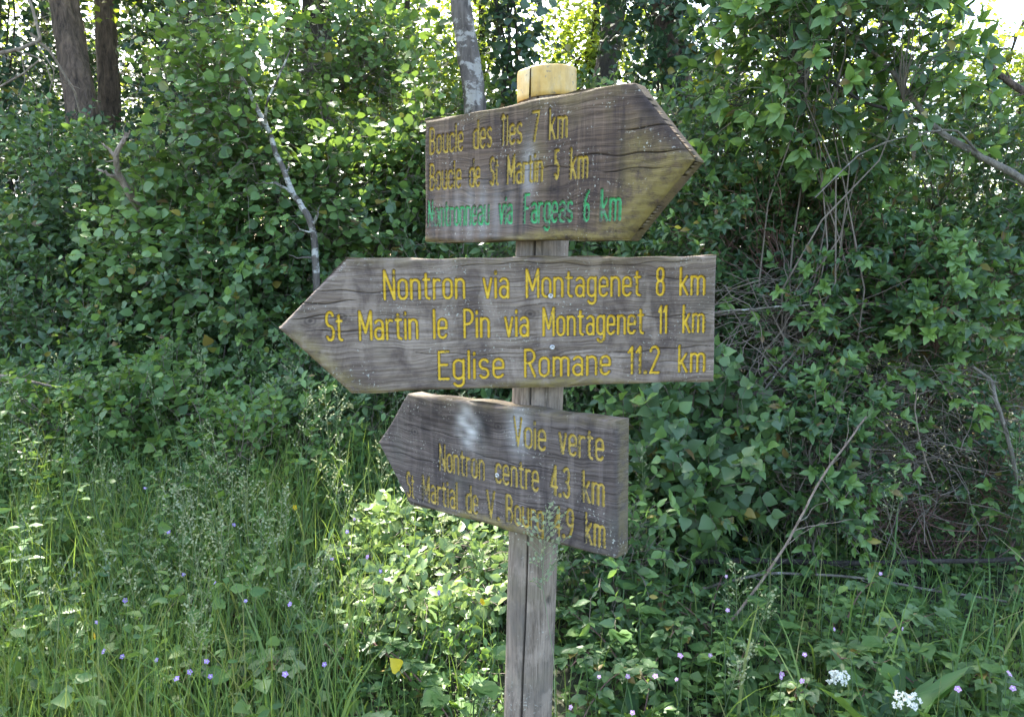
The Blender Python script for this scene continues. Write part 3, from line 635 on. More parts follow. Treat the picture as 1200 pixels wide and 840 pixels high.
S_('honeysuckle_shrub', 'upright young shrub with light leaves under the leaning diagonal stick', 'shrub', 955, 540, 3.7, 70, 95, .3, 3.8, 'ovate', RM, 379, m=5, size=0.058, whorl=4, young=.6, dirup=.8)
S_('honeysuckle_shrub', 'low shrub over the fallen branch at the right edge', 'shrub', 1165, 560, 3.8, 80, 120, .4, 4.0, 'ovate', RM, 494, m=5, size=0.047, whorl=3, young=.35, stem='twig_red', cut=-.1)
S_('dogwood_shrub', 'broad leaved shrub behind the right end of the lower board', 'shrub', 800, 545, 3.7, 90, 110, .4, 3.8, 'heart', BM, 560, m=4, size=0.078, young=.3)
S_('dogwood_shrub', 'dark broad leaved shrub deep in the shade right of the lower board', 'shrub', 870, 590, 4.2, 110, 100, .35, 4.4, 'ovate', RM, 598, m=5, size=0.053, young=.1, cut=-.1)
S_('honeysuckle_shrub', 'dark shrub filling the hedge behind the leaning diagonal stick', 'shrub', 1000, 400, 5.1, 270, 190, .6, 5.2, 'ovate', RM, 2070, m=6, size=0.058, young=.08)
S_('dogwood_shrub', 'low dark shrub at the foot of the hedge below the fallen branch', 'shrub', 1030, 700, 4.0, 220, 70, .35, 4.1, 'ovate', RM, 482, m=5, size=0.053, young=.15, cut=0)
# left of the post and behind it
S_('hazel_shrub', 'tall round leaved shrub round the leaning lichen spotted stem', 'shrub', 335, 120, 4.9, 125, 210, .55, 5.0, 'round', LM, 2300, m=5, size=0.071, opposite=False, young=0.59, tl=.3)
S_('hazel_shrub', 'round leaved shrub left of the upper arrow board', 'shrub', 445, 175, 5.2, 120, 160, .5, 5.2, 'round', LM, 1450, m=6, size=0.067, opposite=False, young=0.35, tl=.3)
S_('hazel_shrub', 'bright leaved shrub just right of the forked dead branch', 'shrub', 215, 290, 4.9, 85, 100, .4, 5.0, 'round', LM, 640, m=6, size=0.073, opposite=False, young=0.70, tl=.26)
S_('bramble_shrub', 'dark bushy bramble at the left edge above the pale dead twig', 'bramble', 55, 300, 5.4, 140, 140, .55, 5.4, 'ovate', BM, 1500, m=6, size=0.067, young=0.28, tl=.3)
S_('bramble_shrub', 'wide bramble bush left of the middle board\'s pointed end', 'bramble', 265, 400, 4.8, 140, 130, .5, 4.9, 'heart', BM, 1500, m=6, size=0.063, young=0.35, tl=.28)
S_('bramble_shrub', 'bramble bush below the pale dead twig at the left edge', 'bramble', 80, 460, 4.7, 150, 95, .45, 4.8, 'ovate', BM, 1150, m=6, size=0.067, young=0.28, tl=.28)
S_('bramble_shrub', 'low bramble bush left of the lower board\'s point', 'bramble', 390, 520, 4.2, 110, 100, .4, 4.3, 'ovate', BM, 1000, m=6, size=0.061, young=0.35, tl=.25)
S_('bramble_shrub', 'shaded bramble behind the post between middle and lower boards', 'bramble', 620, 420, 4.6, 190, 160, .5, 4.8, 'ovate', BM, 1500, m=6, size=0.067, young=0.21, tl=.28)
S_('bramble_shrub', 'shaded bush behind the gap between upper and middle boards', 'bramble', 640, 240, 5.4, 190, 130, .5, 5.5, 'ovate', RM, 1500, m=6, size=0.067, young=0.14, tl=.3)
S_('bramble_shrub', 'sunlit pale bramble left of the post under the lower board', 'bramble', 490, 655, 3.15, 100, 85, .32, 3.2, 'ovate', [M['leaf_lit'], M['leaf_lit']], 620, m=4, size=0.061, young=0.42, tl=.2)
S_('bramble_shrub', 'small leafy bramble right of the post below the lower board', 'bramble', 710, 665, 3.2, 60, 75, .3, 3.3, 'ovate', BM, 260, m=4, size=0.067, young=0.63, tl=.2)

HM = [M['herb'], M['leaf_young']]
S_('weedy_bramble', 'light green weedy bramble rising from the grass at the left edge', 'bramble', 40, 520, 4.0, 100, 60, .35, 4.0, 'ovate', HM, 420, m=5, size=.055, young=.2, dirup=1.0, cut=-.1)
S_('weedy_bramble', 'loose weedy bramble between tall grass and the wide bramble bush', 'bramble', 185, 490, 4.15, 105, 65, .35, 4.1, 'heart', HM, 480, m=5, size=.055, young=.2, dirup=1.0, cut=-.1)
S_('weedy_bramble', 'weedy bramble clump in the grass below the middle board\'s point', 'bramble', 310, 550, 3.75, 95, 65, .35, 3.7, 'ovate', HM, 430, m=5, size=.055, young=.2, dirup=1.0, cut=-.1)
S_('weedy_bramble', 'low light green bramble at the foot of the post on its left', 'bramble', 520, 790, 2.75, 80, 45, .2, 2.8, 'ovate', HM, 170, m=4, size=.045, young=.2, dirup=.6, tl=.14)
S_('hazel_shrub', 'backlit hazel bush hiding the foot of the black shaded trunk', 'shrub', 400, 95, 6.6, 95, 85, .5, 6.6, 'round', LM, 900, m=6, size=.065, opposite=False, young=.4, tl=.3)
S_('dark_filler_shrub', 'added dark foliage closing the sky gaps behind the two brown trunks', 'shrub', 140, 120, 9.3, 150, 200, .5, 9.3, 'simple', IM, 1500, m=7, size=.11, opposite=False, young=0, tl=.4)  # dark filler added to cut the sky glow behind the trunks

def ivy(name, label, pts, spread, n, size=.06, leafm='leaf_dark', depth=.25):
    pts = np.array(pts); t = thing(name, label, 'ivy', (pts[0][0], pts[0][1], gz(pts[0][0], pts[0][1])))
    f = rng.random(n)*(len(pts)-1); i = np.minimum(f.astype(int), len(pts)-2); fr = (f-i)[:, None]
    c = pts[i]*(1-fr)+pts[i+1]*fr; a = rng.uniform(0, 2*np.pi, n); r = spread*rng.random(n)**.6
    off = np.stack([np.cos(a)*r, np.sin(a)*r*.8, rng.normal(size=n)*.05], 1)
    P = c+off; g = Geo(); s = Geo(); D = unit(off+np.array([0, -.1, -.25])+rng.normal(size=P.shape)*.25)
    base = np.array(t.location)
    foliage_twigs(g, P, D, np.full(n, .22)*rng.uniform(.5, 1.2, n), 5, size, 'heart', None, False, 4, .3, 0, .2, stems=s)
    tubes(s, bend(pts[:1]+rng.normal(size=(5, 3))*.05, pts[-1:]+rng.normal(size=(5, 3))*.1, 9, .03), .012, .006, 5)
    for q in (g, s): q.v = [v-base if len(v) else v for v in q.v]
    g.build('foliage', [M[leafm], M[leafm]], t); s.build('vines', M['twig_dark'], t); return t

def tree(name, label, pts, rads, barkm, crownC=None, crownR=None, nt=900, lm='leaf_far', size=.085, limbs=8, leaf='simple', kink=.02, m=7):
    """trunk through given points (base added on the ground, top run on upward), limbs and crown"""
    pts = [np.array(p, float) for p in pts]
    t = thing(name, label, 'tree', (pts[0][0], pts[0][1], gz(pts[0][0], pts[0][1])))
    base = np.array(t.location)
    P = np.array(pts); k = 60; s_ = np.linspace(0, len(P)-1, k)
    Q = np.stack([np.interp(s_, np.arange(len(P)), P[:, q]) for q in range(3)], 1)
    for _ in range(6): Q[1:-1] = (Q[:-2]+2*Q[1:-1]+Q[2:])/4
    g = Geo(); sides = 20
    rr = np.interp(s_, np.arange(len(P)), rads)
    T = unit(np.gradient(Q, axis=0)); A = unit(np.cross(T, [0, 1., .1])); B_ = np.cross(T, A)
    a = np.linspace(0, 2*np.pi, sides, endpoint=False)
    lum = 1+kink*3*np.sin(3*a[None]+s_[:, None]*3)+kink*2*np.sin(7*a[None]-s_[:, None]*9)+kink*rng.normal(size=(k, sides))
    V = Q[:, None]+(rr[:, None]*lum)[..., None]*(np.cos(a)[None, :, None]*A[:, None]+np.sin(a)[None, :, None]*B_[:, None])
    i = np.arange(k-1)[:, None]; j = np.arange(sides)[None]
    g.add(V-base, np.stack([i*sides+j, i*sides+(j+1) % sides, (i+1)*sides+(j+1) % sides, (i+1)*sides+j], -1))
    if crownC is not None:
        C = np.array(crownC); CR = np.array(crownR)
        E, _ = shell_points(limbs, C, CR*.8, .8, cut=-9)
        hi = np.nonzero(Q[:, 2] > min(4.3, Q[-1, 2]-.4))[0]; st = Q[rng.choice(hi, limbs)]
        LP = bend(st, E, 8, .05, .05); LP = LP[lit_lines(LP)]; tubes(g, LP-base, rads[-1]*.6, rads[-1]*.12, 6)
        S, u = shell_points(nt, C, CR, .5, 2.4, -.25); D = unit(u*.5+rng.normal(size=S.shape)*.7)
        c = Geo(); s = Geo()
        foliage_twigs(c, S, D, np.full(len(S), .45), m, size, leaf, None, False, 3, .8, 0, 0, .7, wide=1.1)
        F = LP[:, 2:].reshape(-1, 3); sel = rng.choice(len(S), min(len(S), 160), replace=False)
        nr = np.argmin(((S[sel][:, None]-F[None])**2).sum(-1), 1)
        W = bend(F[nr], S[sel], 4, .05); tubes(g, W[lit_lines(W)]-base, rads[-1]*.15, .004, 4)
        c.v = [v-base if len(v) else v for v in c.v]
        c.build('crown', [M[lm], M[lm]], t)
    g.build('trunk', M[barkm], t); return t
def up(p, q, z):          # run the line p-q on to height z
    p = np.array(p); q = np.array(q); return p+(q-p)*((z-p[2])/(q[2]-p[2]))
def foot(p, q):
    e = up(p, q, .3); e[2] = gz(e[0], e[1])-.1; return e

a, b = at(100, 210, 6.6), at(82, 60, 6.8)
tree('brown_tree', 'thick brown trunk with peeling bark at the upper left', [at(120, 380, 6.5)*[1, 1, 0]+[0, 0, gz(-3.4, 6.5)-.1], at(112, 230, 6.55), at(92, 100, 6.7), at(78, 20, 6.8), up(b, at(72, 0, 6.8), 5.2)], [.15, .125, .12, .115, .09], 'bark_brown', (-3.6, 7.2, 6.0), (2.6, 2.2, 2.3), 1500, m=8)
a, b = at(128, 130, 7.6), at(124, 20, 7.6)
tree('brown_tree', 'slimmer reddish trunk just right of the thick brown trunk', [foot(a, b), a, b, up(a, b, 5.5)], [.13, .10, .09, .06], 'bark_brown', (-3.4, 8.6, 6.6), (2.2, 2.0, 2.4), 900)
a, b = at(372, 70, 8.5), at(370, 0, 8.5)
tree('dark_tree', 'black shaded trunk above the tall round leaved shrub', [foot(a, b), a, b, up(a, b, 7)], [.2, .155, .14, .09], 'bark_dark', (-2.0, 8.6, 6.8), (2.8, 2.0, 2.6), 1500)
a, b = at(338, 60, 9.5), at(342, 0, 9.5)
tree('dark_tree', 'thin dark trunk left of the black shaded trunk', [foot(a, b), a, b, up(a, b, 7)], [.08, .06, .055, .03], 'bark_dark', (-2.6, 9.8, 7.2), (1.8, 1.6, 2.0), 500)
for px, dx, lab in ((452, 3, 'left one of two thin dark poles far behind the speckled trunk'), (481, -4, 'right one of two thin dark poles far behind the speckled trunk')):
    a, b = at(px, 110, 11.5), at(px+dx, 0, 11.5)
    tree('pole_tree', lab, [foot(a, b), a, b, up(a, b, 7)], [.07, .05, .045, .03], 'bark_dark', up(a, b, 7.6)+[0, .2, 0], (1.9, 1.6, 2.2), 500)
a, b = at(557, 130, 4.75), at(541, 0, 4.75)
tree('speckled_tree', 'grey speckled trunk rising left of the yellow collar', [foot(at(578, 292, 4.75), a), at(575, 290, 4.75), at(568, 200, 4.75), a, at(551, 80, 4.75), b, up(a, b, 4.6)+[-.1, .3, 0]], [.074, .068, .066, .063, .064, .058, .045], 'bark_speckled', (-.4, 6.0, 6.0), (2.2, 2.1, 2.2), 1700, kink=.035, m=8)
a, b = at(708, 95, 7.4), at(719, 20, 7.4)
tree('dark_tree', 'dark trunk right of the yellow collar beside a bright gap', [foot(a, b), a, b, up(a, b, 6)], [.14, .105, .095, .06], 'bark_dark', (1.4, 7.6, 6.4), (2.4, 2.2, 2.6), 1500)
a, b = at(800, 150, 6.4), at(778, 0, 6.4)
tree('ivy_tree', 'ivy covered dark trunk behind the upper board\'s pointed end', [foot(a, b), a, b, up(a, b, 6)], [.16, .13, .115, .07], 'bark_brown', (2.6, 6.8, 6.2), (2.3, 2.1, 2.2), 1400)
ivy('ivy', 'dark ivy hanging on the trunk behind the upper board', [at(810, 300, 6.2), at(800, 150, 6.15), at(780, 40, 6.15), at(768, -60, 6.2)], .42, 700, .075)
ivy('ivy', 'ivy on the foot of the thick brown trunk at left', [at(125, 330, 6.3), at(115, 215, 6.3), at(112, 140, 6.35)], .55, 480, .07)
ivy('ivy', 'ivy curtain right of the slim reddish trunk', [at(225, 330, 7.2), at(215, 160, 7.2), at(225, 20, 7.3), at(230, -60, 7.3)], .5, 800, .075)
ivy('ivy', 'ivy mass at the upper left corner behind dead branches', [at(15, 250, 7.0), at(10, 120, 7.0), at(0, -40, 7.2)], .5, 620, .075)
ivy('ivy', 'sunlit ivy column between the reddish trunk and the round leaved shrub', [at(190, 240, 8.0), at(184, 120, 8.0), at(187, 10, 8.0)], .16, 260, .06, 'leaf_round')
ivy('ivy', 'dark ivy on the speckled trunk right of it', [at(600, 120, 5.2), at(600, 40, 5.2), at(595, -40, 5.2)], .18, 130, .07)
# tall trees that roof the hedge, and the wood behind
for px, Y, C, r, lab in ((1265, 6.6, (5.2, 6.6, 6.8), (2.6, 2.0, 2.0), 'tree reaching over the right hedge from beyond the right edge'),
                         (930, 9.5, (3.2, 7.6, 7.6), (2.4, 2.0, 2.0), 'tree with dim trunk far behind the right hedge'),
                         (-60, 6.0, (-5.6, 6.8, 5.6), (2.4, 2.2, 2.4), 'tree reaching over the upper left corner')):
    a, b = at(px, 160, Y), at(px+14, 0, Y)
    tree('hedge_tree', lab, [foot(a, b), a, b, up(a, b, 6)], [.16, .12, .11, .06], 'bark_dark', C, r, 1300)
for n_, (px, Y, z, rx, rz, q) in enumerate(((60, 13, 4.0, 2.6, 2.4, 1700), (250, 12, 4.0, 2.0, 2.2, 1500), (420, 13.5, 4.2, 2.5, 2.5, 2300), (560, 13, 4.0, 2.2, 2.4, 2600), (690, 12.5, 3.9, 1.9, 2.2, 2100), (860, 12, 4.2, 2.0, 2.0, 1500), (1020, 13, 4.3, 2.0, 2.0, 700), (1190, 13, 4.0, 2.4, 2.2, 1300))):
    a = at(px, 200, Y); b = a+[.1, 0, 3]
    tree('far_tree', ['backlit tree in the far wood, leftmost one', 'backlit tree of the far wood seen past the reddish trunk', 'yellow green backlit tree behind the two thin poles', 'backlit tree of the far wood behind the speckled trunk', 'backlit tree behind the yellow collar', 'backlit tree of the far wood above the upper board\'s point', 'sparse far tree against the white sky at upper right', 'sparse far tree in the upper right corner'][n_],
         [foot(a, b), a, b], [.13, .1, .05], 'bark_dark', (a[0], Y, z), (rx, .8, rz), int(q*.8), size=.11)
# dim undergrowth at the back that reads as one mass
g = Geo(); n = 12000
P = np.stack([rng.uniform(-9, 10, n), rng.uniform(7.6, 11, n), rng.random(n)**.8*2.3], 1)
k_ = n//4; P[:k_, 0] = np.where(rng.random(k_) < .5, rng.uniform(-12, -4.8, k_), rng.uniform(5, 11, k_)); P[:k_, 1] = rng.uniform(5.2, 9, k_)
P[:, 2] = gz(P[:, 0], P[:, 1])+P[:, 2]*(.8+.3*np.sin(P[:, 0]*1.7))
foliage_twigs(g, P, unit(rng.normal(size=P.shape)+[0, 0, .5]), np.full(n, .4), 7, .11, 'simple', None, False, 3, .6, 0, 0)
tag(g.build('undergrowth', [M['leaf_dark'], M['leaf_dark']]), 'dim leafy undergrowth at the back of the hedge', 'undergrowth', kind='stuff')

# ------------------------------------------------------------------ branches and sticks
def stick(name, label, cat, pts, r0, r1, mt, side=(), jit=.012, sides=7):
    P = np.array([at(*p) for p in pts]); k = 40; s_ = np.linspace(0, len(P)-1, k)
    Q = np.stack([np.interp(s_, np.arange(len(P)), P[:, q]) for q in range(3)], 1)
    for _ in range(3): Q[1:-1] = (Q[:-2]+2*Q[1:-1]+Q[2:])/4
    L = np.linalg.norm(P[-1]-P[0]); w_ = np.cumsum(rng.normal(size=(k, 3)), 0); w_ -= np.linspace(0, 1, k)[:, None]*w_[-1]
    Q = Q+w_*jit*L/8
    o = Q[0].copy(); t = Geo(); tubes(t, Q-o, r0, r1, sides)
    for _ in range(int(5+L*3)):       # small forks
        q_ = rng.integers(4, k-3); d_ = unit(unit(Q[q_+1]-Q[q_])*.8+rng.normal(size=3)*.6); l_ = min(.22, L*.25)*rng.uniform(.3, 1); rl = r0+(r1-r0)*q_/k
        tubes(t, bend((Q[q_]-o)[None], (Q[q_]-o+d_*l_)[None], 6, .06), rl*.38, rl*.12, 5)
    for (f, pp, rr) in side:
        st = Q[int(f*(k-1))]; en = [at(*p) for p in pp]; W = np.array([st]+en)
        ss = np.linspace(0, len(W)-1, 14); W = np.stack([np.interp(ss, np.arange(len(W)), W[:, q]) for q in range(3)], 1)
        W[1:-1] += rng.normal(size=W[1:-1].shape)*rr*.35
        tubes(t, W-o, rr, rr*.45, sides)
    ob = t.build(name, M[mt]); ob.location = o; return tag(ob, label, cat)
stick('dead_branch', 'bare forked dead branch sticking out of the ivy at left', 'dead branch', [(184, 275, 4.75), (155, 232, 4.6), (137, 202, 4.55), (135, 180, 4.5), (150, 156, 4.5)], .026, .012, 'dead', [(.42, [(128, 204, 4.5), (113, 198, 4.5)], .013), (.72, [(126, 174, 4.5), (119, 169, 4.5)], .011), (.86, [(146, 168, 4.48), (152, 153, 4.48)], .008)])
stick('dead_branch', 'long thin dead branch arching across the upper left corner', 'dead branch', [(-20, 66, 5.6), (20, 58, 5.6), (48, 46, 5.7), (40, 20, 5.8), (32, -10, 5.9)], .014, .010, 'dead', [(.25, [(40, 66, 5.6), (52, 72, 5.6), (66, 112, 5.6)], .006), (.3, [(30, 95, 5.6), (20, 115, 5.6)], .005), (.45, [(64, 82, 5.6), (54, 130, 5.6)], .006)])
stick('dead_branch', 'drooping dead branch at the left edge below the arching one', 'dead branch', [(-15, 110, 5.5), (25, 88, 5.5), (45, 72, 5.5)], .008, .005, 'dead', [(.6, [(40, 100, 5.5), (44, 128, 5.5)], .004)])
stick('dead_branch', 'straight pale dead branch on the ivy across the brown trunk', 'dead branch', [(36, 40, 6.0), (60, 62, 6.0), (88, 108, 6.1), (98, 150, 6.2)], .012, .007, 'dead')
stick('dead_twig', 'long pale dead twig at the left edge above the tall grass', 'twig', [(-20, 436, 4.0), (35, 447, 4.0), (72, 455, 4.05), (102, 468, 4.1)], .0085, .004, 'dead', jit=.006)
stick('sapling_stem', 'leaning stem spotted with white lichen left of the boards', 'stem', [(396, 560, 4.7), (388, 480, 4.6), (378, 400, 4.55), (373, 320, 4.5), (362, 255, 4.5), (343, 228, 4.5), (318, 160, 4.52), (296, 118, 4.55), (278, 82, 4.65)], .029, .010, 'bark_lichen', [(.62, [(326, 215, 4.4), (300, 215, 4.45)], .01), (.8, [(312, 120, 4.4), (340, 60, 4.5)], .009)])
stick('leaning_branch', 'thick grey branch leaning down to the right edge', 'branch', [(1250, 245, 3.5), (1200, 210, 3.55), (1150, 185, 3.6), (1105, 156, 3.65), (1072, 120, 3.7), (1040, 75, 3.75), (985, 30, 3.8), (960, 10, 3.85)], .019, .007, 'bark_grey', [(.3, [(1120, 150, 3.6), (1060, 160, 3.6), (1010, 178, 3.5), (955, 232, 3.4)], .006), (.55, [(1100, 60, 3.7), (1130, 10, 3.7)], .005)])
stick('leaning_branch', 'dark thin branch below the large pale leaves, top right', 'branch', [(1080, 140, 3.6), (1010, 120, 3.6), (975, 98, 3.6), (945, 70, 3.6), (925, 25, 3.65)], .008, .004, 'bark_dark', [(.45, [(1040, 80, 3.6), (1058, 55, 3.6)], .004)])
stick('broken_stub', 'broken orange brown branch stub in the upper right corner', 'branch', [(1230, 118, 3.6), (1196, 106, 3.6), (1170, 88, 3.65), (1162, 78, 3.7)], .018, .013, 'bark_brown')
stick('dead_stick', 'long straight pale stick leaning diagonally right of the post', 'stick', [(800, 785, 2.85), (868, 715, 2.95), (925, 632, 3.02), (960, 562, 3.1), (1000, 508, 3.2), (1015, 488, 3.25)], .0062, .0035, 'dead', [(.45, [(945, 617, 3.2), (1000, 608, 3.3)], .003), (.62, [(985, 590, 3.3), (1005, 560, 3.35)], .002)], jit=.006)
stick('fallen_branch', 'thick mossy fallen branch lying level under the right hedge', 'branch', [(795, 658, 3.5), (880, 656, 3.45), (980, 660, 3.42), (1060, 658, 3.42), (1150, 657, 3.42), (1240, 652, 3.42)], .014, .010, 'bark_dark', jit=.004)
stick('fallen_branch', 'thin pale branch lying just below the mossy fallen branch', 'branch', [(790, 700, 3.25), (850, 682, 3.25), (900, 672, 3.28), (1000, 676, 3.28), (1090, 692, 3.28), (1180, 705, 3.25)], .007, .005, 'bark_grey', jit=.004)
stick('lichen_branch', 'white lichen branch lying in the hedge by the middle board', 'branch', [(815, 448, 4.0), (850, 458, 3.95), (880, 470, 3.9), (950, 474, 3.9)], .010, .006, 'bark_lichen', [(.5, [(905, 440, 3.9), (955, 390, 3.9)], .004)])
stick('standing_stick', 'upright grey stick with lichen near the right edge', 'stick', [(1192, 560, 3.45), (1180, 510, 3.45), (1168, 470, 3.45), (1164, 445, 3.5), (1140, 430, 3.5)], .010, .007, 'bark_grey')
stick('standing_stick', 'thin curving bare stem hanging above the dry twig tangle', 'stick', [(1095, 565, 3.5), (1078, 520, 3.5), (1071, 480, 3.5), (1075, 440, 3.5)], .004, .003, 'dead')
stick('bare_stem', 'long thin bare stem arching right of the middle board', 'stick', [(835, 367, 3.7), (890, 362, 3.7), (960, 355, 3.7), (1025, 354, 3.7), (1075, 375, 3.65), (1130, 420, 3.6)], .004, .006, 'bark_grey')
stick('bare_stem', 'slanting thin bare stem from the low shrub towards the arching stem', 'stick', [(880, 480, 3.7), (915, 430, 3.7), (952, 390, 3.7), (985, 330, 3.75)], .005, .003, 'bark_grey')
def tangle(label, px, py, Y, rx, rz, ry, n, L, mt):
    c, r = ell(px, py, Y, rx, rz, ry); S, u = shell_points(n, c, np.array(r), .6, cut=-9)
    d = unit(rng.normal(size=S.shape)*[1, .6, .55]); l = L*rng.uniform(.4, 1.3, n)
    g = Geo(); tubes(g, bend(S-d*l[:, None]/2, S+d*l[:, None]/2, 6, .06, .05)-c, rng.uniform(.0012, .0034, n), .001, 4)
    o = g.build('twig_tangle', M[mt]); o.location = c; tag(o, label, 'dead twigs')
tangle('tangle of dry grey twigs under the right hedge', 1010, 520, 3.8, 200, 130, .35, 750, .5, 'twig')
tangle('tangle of reddish dry twigs above the fallen branch', 1090, 630, 3.8, 120, 65, .3, 130, .4, 'twig_red')
tangle('loose bare twigs right of the middle arrow board', 930, 380, 3.95, 120, 80, .3, 260, .5, 'twig')
tangle('fine bare twigs between the upper board\'s point and the sky gaps', 930, 140, 4.2, 120, 90, .35, 170, .5, 'twig_dark')

# ------------------------------------------------------------------ grass and low plants
def density(x, y): return np.clip(.18+.82*sm(.1, -1.2, x)+.35*sm(.4, 1.6, x)*sm(3.6, 2.6, y), 0, 1)
def scatter(n, x0, x1, y0, y1, f=density):
    P = np.stack([rng.uniform(x0, x1, n*4), rng.uniform(y0, y1, n*4)], 1); P = P[rng.random(len(P)) < f(P[:, 0], P[:, 1])][:n]
    P = P[np.abs(P[:, 0]) < (P[:, 1]+.6)*1.15]
    P = P[~((np.abs(P[:, 0]-.06) < .5) & (P[:, 1] < 2.3))]
    return np.column_stack([P, gz(P[:, 0], P[:, 1])])
def blades(g, B, H, wd, lean=.45, k=6):
    n = len(B); a = rng.uniform(0, 6.28, n); ln = lean*rng.uniform(.2, 1.3, n)*H
    t = np.linspace(0, 1, k)
    dirn = np.stack([np.cos(a), np.sin(a), 0*a], 1)
    P = B[:, None]+np.array([0, 0, 1.])*(H[:, None, None]*(t-.25*(ln/H)[:, None]*t**3)[..., None])+dirn[:, None]*(ln[:, None]*t[None]**2.2)[..., None]
    sd = unit(np.cross(dirn, [0, 0, 1.])*.6+rng.normal(size=(n, 3))*[.6, .6, .1]); wv = wd[:, None]*np.array([.6, 1, .95, .75, .45, .05])[None]
    V = np.stack([P-sd[:, None]*wv[..., None]/2, P+sd[:, None]*wv[..., None]/2], 2)
    i = np.arange(k-1)[:, None]*2; q = np.concatenate([i, i+1, i+3, i+2], 1)
    g.add(V.reshape(-1, 3), (q[None]+(np.arange(n)*k*2)[:, None, None]).reshape(-1, 4))
g = Geo()
B = scatter(19000, -4.2, 3.4, 2.0, 4.9); H = rng.gamma(6, .055, len(B))*(.75+.5*sm(.2, -1.5, B[:, 0])); H = np.minimum(H, np.where((B[:, 0] > -.45) & (B[:, 1] < 2.7), .26, .62)); blades(g, B, H, rng.uniform(.0028, .0065, len(B)))
B = scatter(7500, -4.6, -.5, 2.0, 4.6); blades(g, B, rng.uniform(.3, .62, len(B)), rng.uniform(.003, .006, len(B)), .3)
B = scatter(5000, -7, -2.2, 1.2, 5.5, lambda x, y: (x < -.68*y)*1.); blades(g, B, rng.uniform(.25, .55, len(B)), rng.uniform(.004, .008, len(B)), .45)
B = scatter(1200, -4, 3.4, 2.1, 4.0); blades(g, B, rng.uniform(.25, .6, len(B))*np.where(np.abs(B[:, 0]-.06) < .6, .5, 1), rng.uniform(.007, .012, len(B)), .6)
tag(g.build('grass', M['grass']), 'tall green meadow grass along the verge', 'grass', kind='stuff')
# grass heads: fine stalks with spread spikelets
def panicles(gs, gl, B, H, size=.10, n_br=16, sp=.011, at_=(.45, .75, 1.0), lo=.66, sw=.09):
    n = len(B); tip = B+np.column_stack([rng.normal(size=(n, 2))*sw, H]); P = bend(B, tip, 7, .03); tubes(gs, P, .0011, .0007, 3)
    for q in range(n_br):
        f = lo+(1-lo)*q/n_br; i = f*6; i0 = min(int(i), 5); st = P[:, i0]*(1-(i-i0))+P[:, i0+1]*(i-i0)
        a = rng.uniform(0, 6.28, n); l = size*((1.15-f)*2.0 if lo < .7 else .25+.75*q/n_br*(1.6-1.4*q/n_br))*rng.uniform(.5, 1.1, n)
        d = np.stack([np.cos(a)*.7, np.sin(a)*.7, np.full(n, .6)], 1); en = st+d*l[:, None]
        tubes(gs, bend(st, en, 3, .02), .0005, .0004, 3)
        for s_ in at_:
            c = st+(en-st)*s_; put_leaves(gl, c, unit(d+rng.normal(size=c.shape)*.5), rng.normal(size=c.shape), sp*rng.uniform(.7, 1.3, n), 'simple')
gs = Geo(); gl = Geo()
B = scatter(230, -4.0, 3.0, 2.3, 4.4, lambda x, y: .1+.9*sm(.0, -1, x)); panicles(gs, gl, B, rng.uniform(.45, .85, len(B))*np.where((np.abs(B[:, 0]-.06) < .8) & (B[:, 1] < 3), .55, 1))
o = gs; o.q += [q+0 for q in []]
for v_, q_, t_, qm, tm in [(gl.v, gl.q, gl.t, gl.qm, gl.tm)]:
    off = gs.n; gs.v += v_; gs.q += [x+off for x in q_]; gs.t += [x+off for x in t_]; gs.qm += qm; gs.tm += tm; gs.n += gl.n
tag(gs.build('seeding_grass', M['seed']), 'fine pale grass heads standing in the meadow', 'grass', kind='stuff')
# the one grass head in front of the post
gs = Geo(); gl = Geo(); b = at(640, 690, 1.62); B = np.array([[b[0]-.005, b[1], 0.]]); panicles(gs, gl, B, np.array([1.08]), .13, 40, .010, (.4, .6, .8, .9, 1.), .82, .012)
t = thing('grass_stalk', 'pale grass head standing in front of the post and lower board', 'grass stalk', tuple(B[0]))
for q in (gs, gl): q.v = [v-B[0] if len(v) else v for v in q.v]
gs.build('stalk', M['seed'], t); gl.build('seed_head', M['seed'], t)
# low leafy cover: trefoils, cleavers, cranesbill leaves on short stalks
g = Geo(); B = scatter(14500, -4.4, 3.8, 2.05, 4.9, lambda x, y: .45+.55*sm(.3, -1, x)+.4*sm(3.6, 2.4, y)*(x > .4))
H = rng.gamma(2.6, .075, len(B))*(.55+.8*sm(.2, -1.2, B[:, 0])); H = np.minimum(H, .5); H = np.where((np.abs(B[:, 0]-.06) < .7) & (B[:, 1] < 2.6), np.minimum(H, .15), H)
tip = B+np.column_stack([rng.normal(size=(len(B), 2))*.05, H]); sel = rng.random(len(B)) < .5
tubes(g, bend(B[sel], tip[sel], 4, .04), .0011, .0008, 3, 1)
for q in range(5):
    a = rng.uniform(0, 6.28, len(B)); d = np.stack([np.cos(a), np.sin(a), rng.uniform(-.2, .5, len(B))], 1)
    f = rng.uniform(.35, 1, len(B))[:, None]; kp = lit(tip)
    put_leaves(g, (B*(1-f)+tip*f)[kp], d[kp], unit(np.array([0, -.5, .9])+rng.normal(size=d.shape)*.7)[kp], np.minimum(.038*rng.gamma(4, .25, len(B)), .06)[kp], ['ovate', 'lance', 'lance', 'heart', 'lance'][q], 0)
tag(g.build('ground_cover', [M['herb'], M['stem_green']]), 'low leafy weeds covering the verge', 'weeds', kind='stuff')

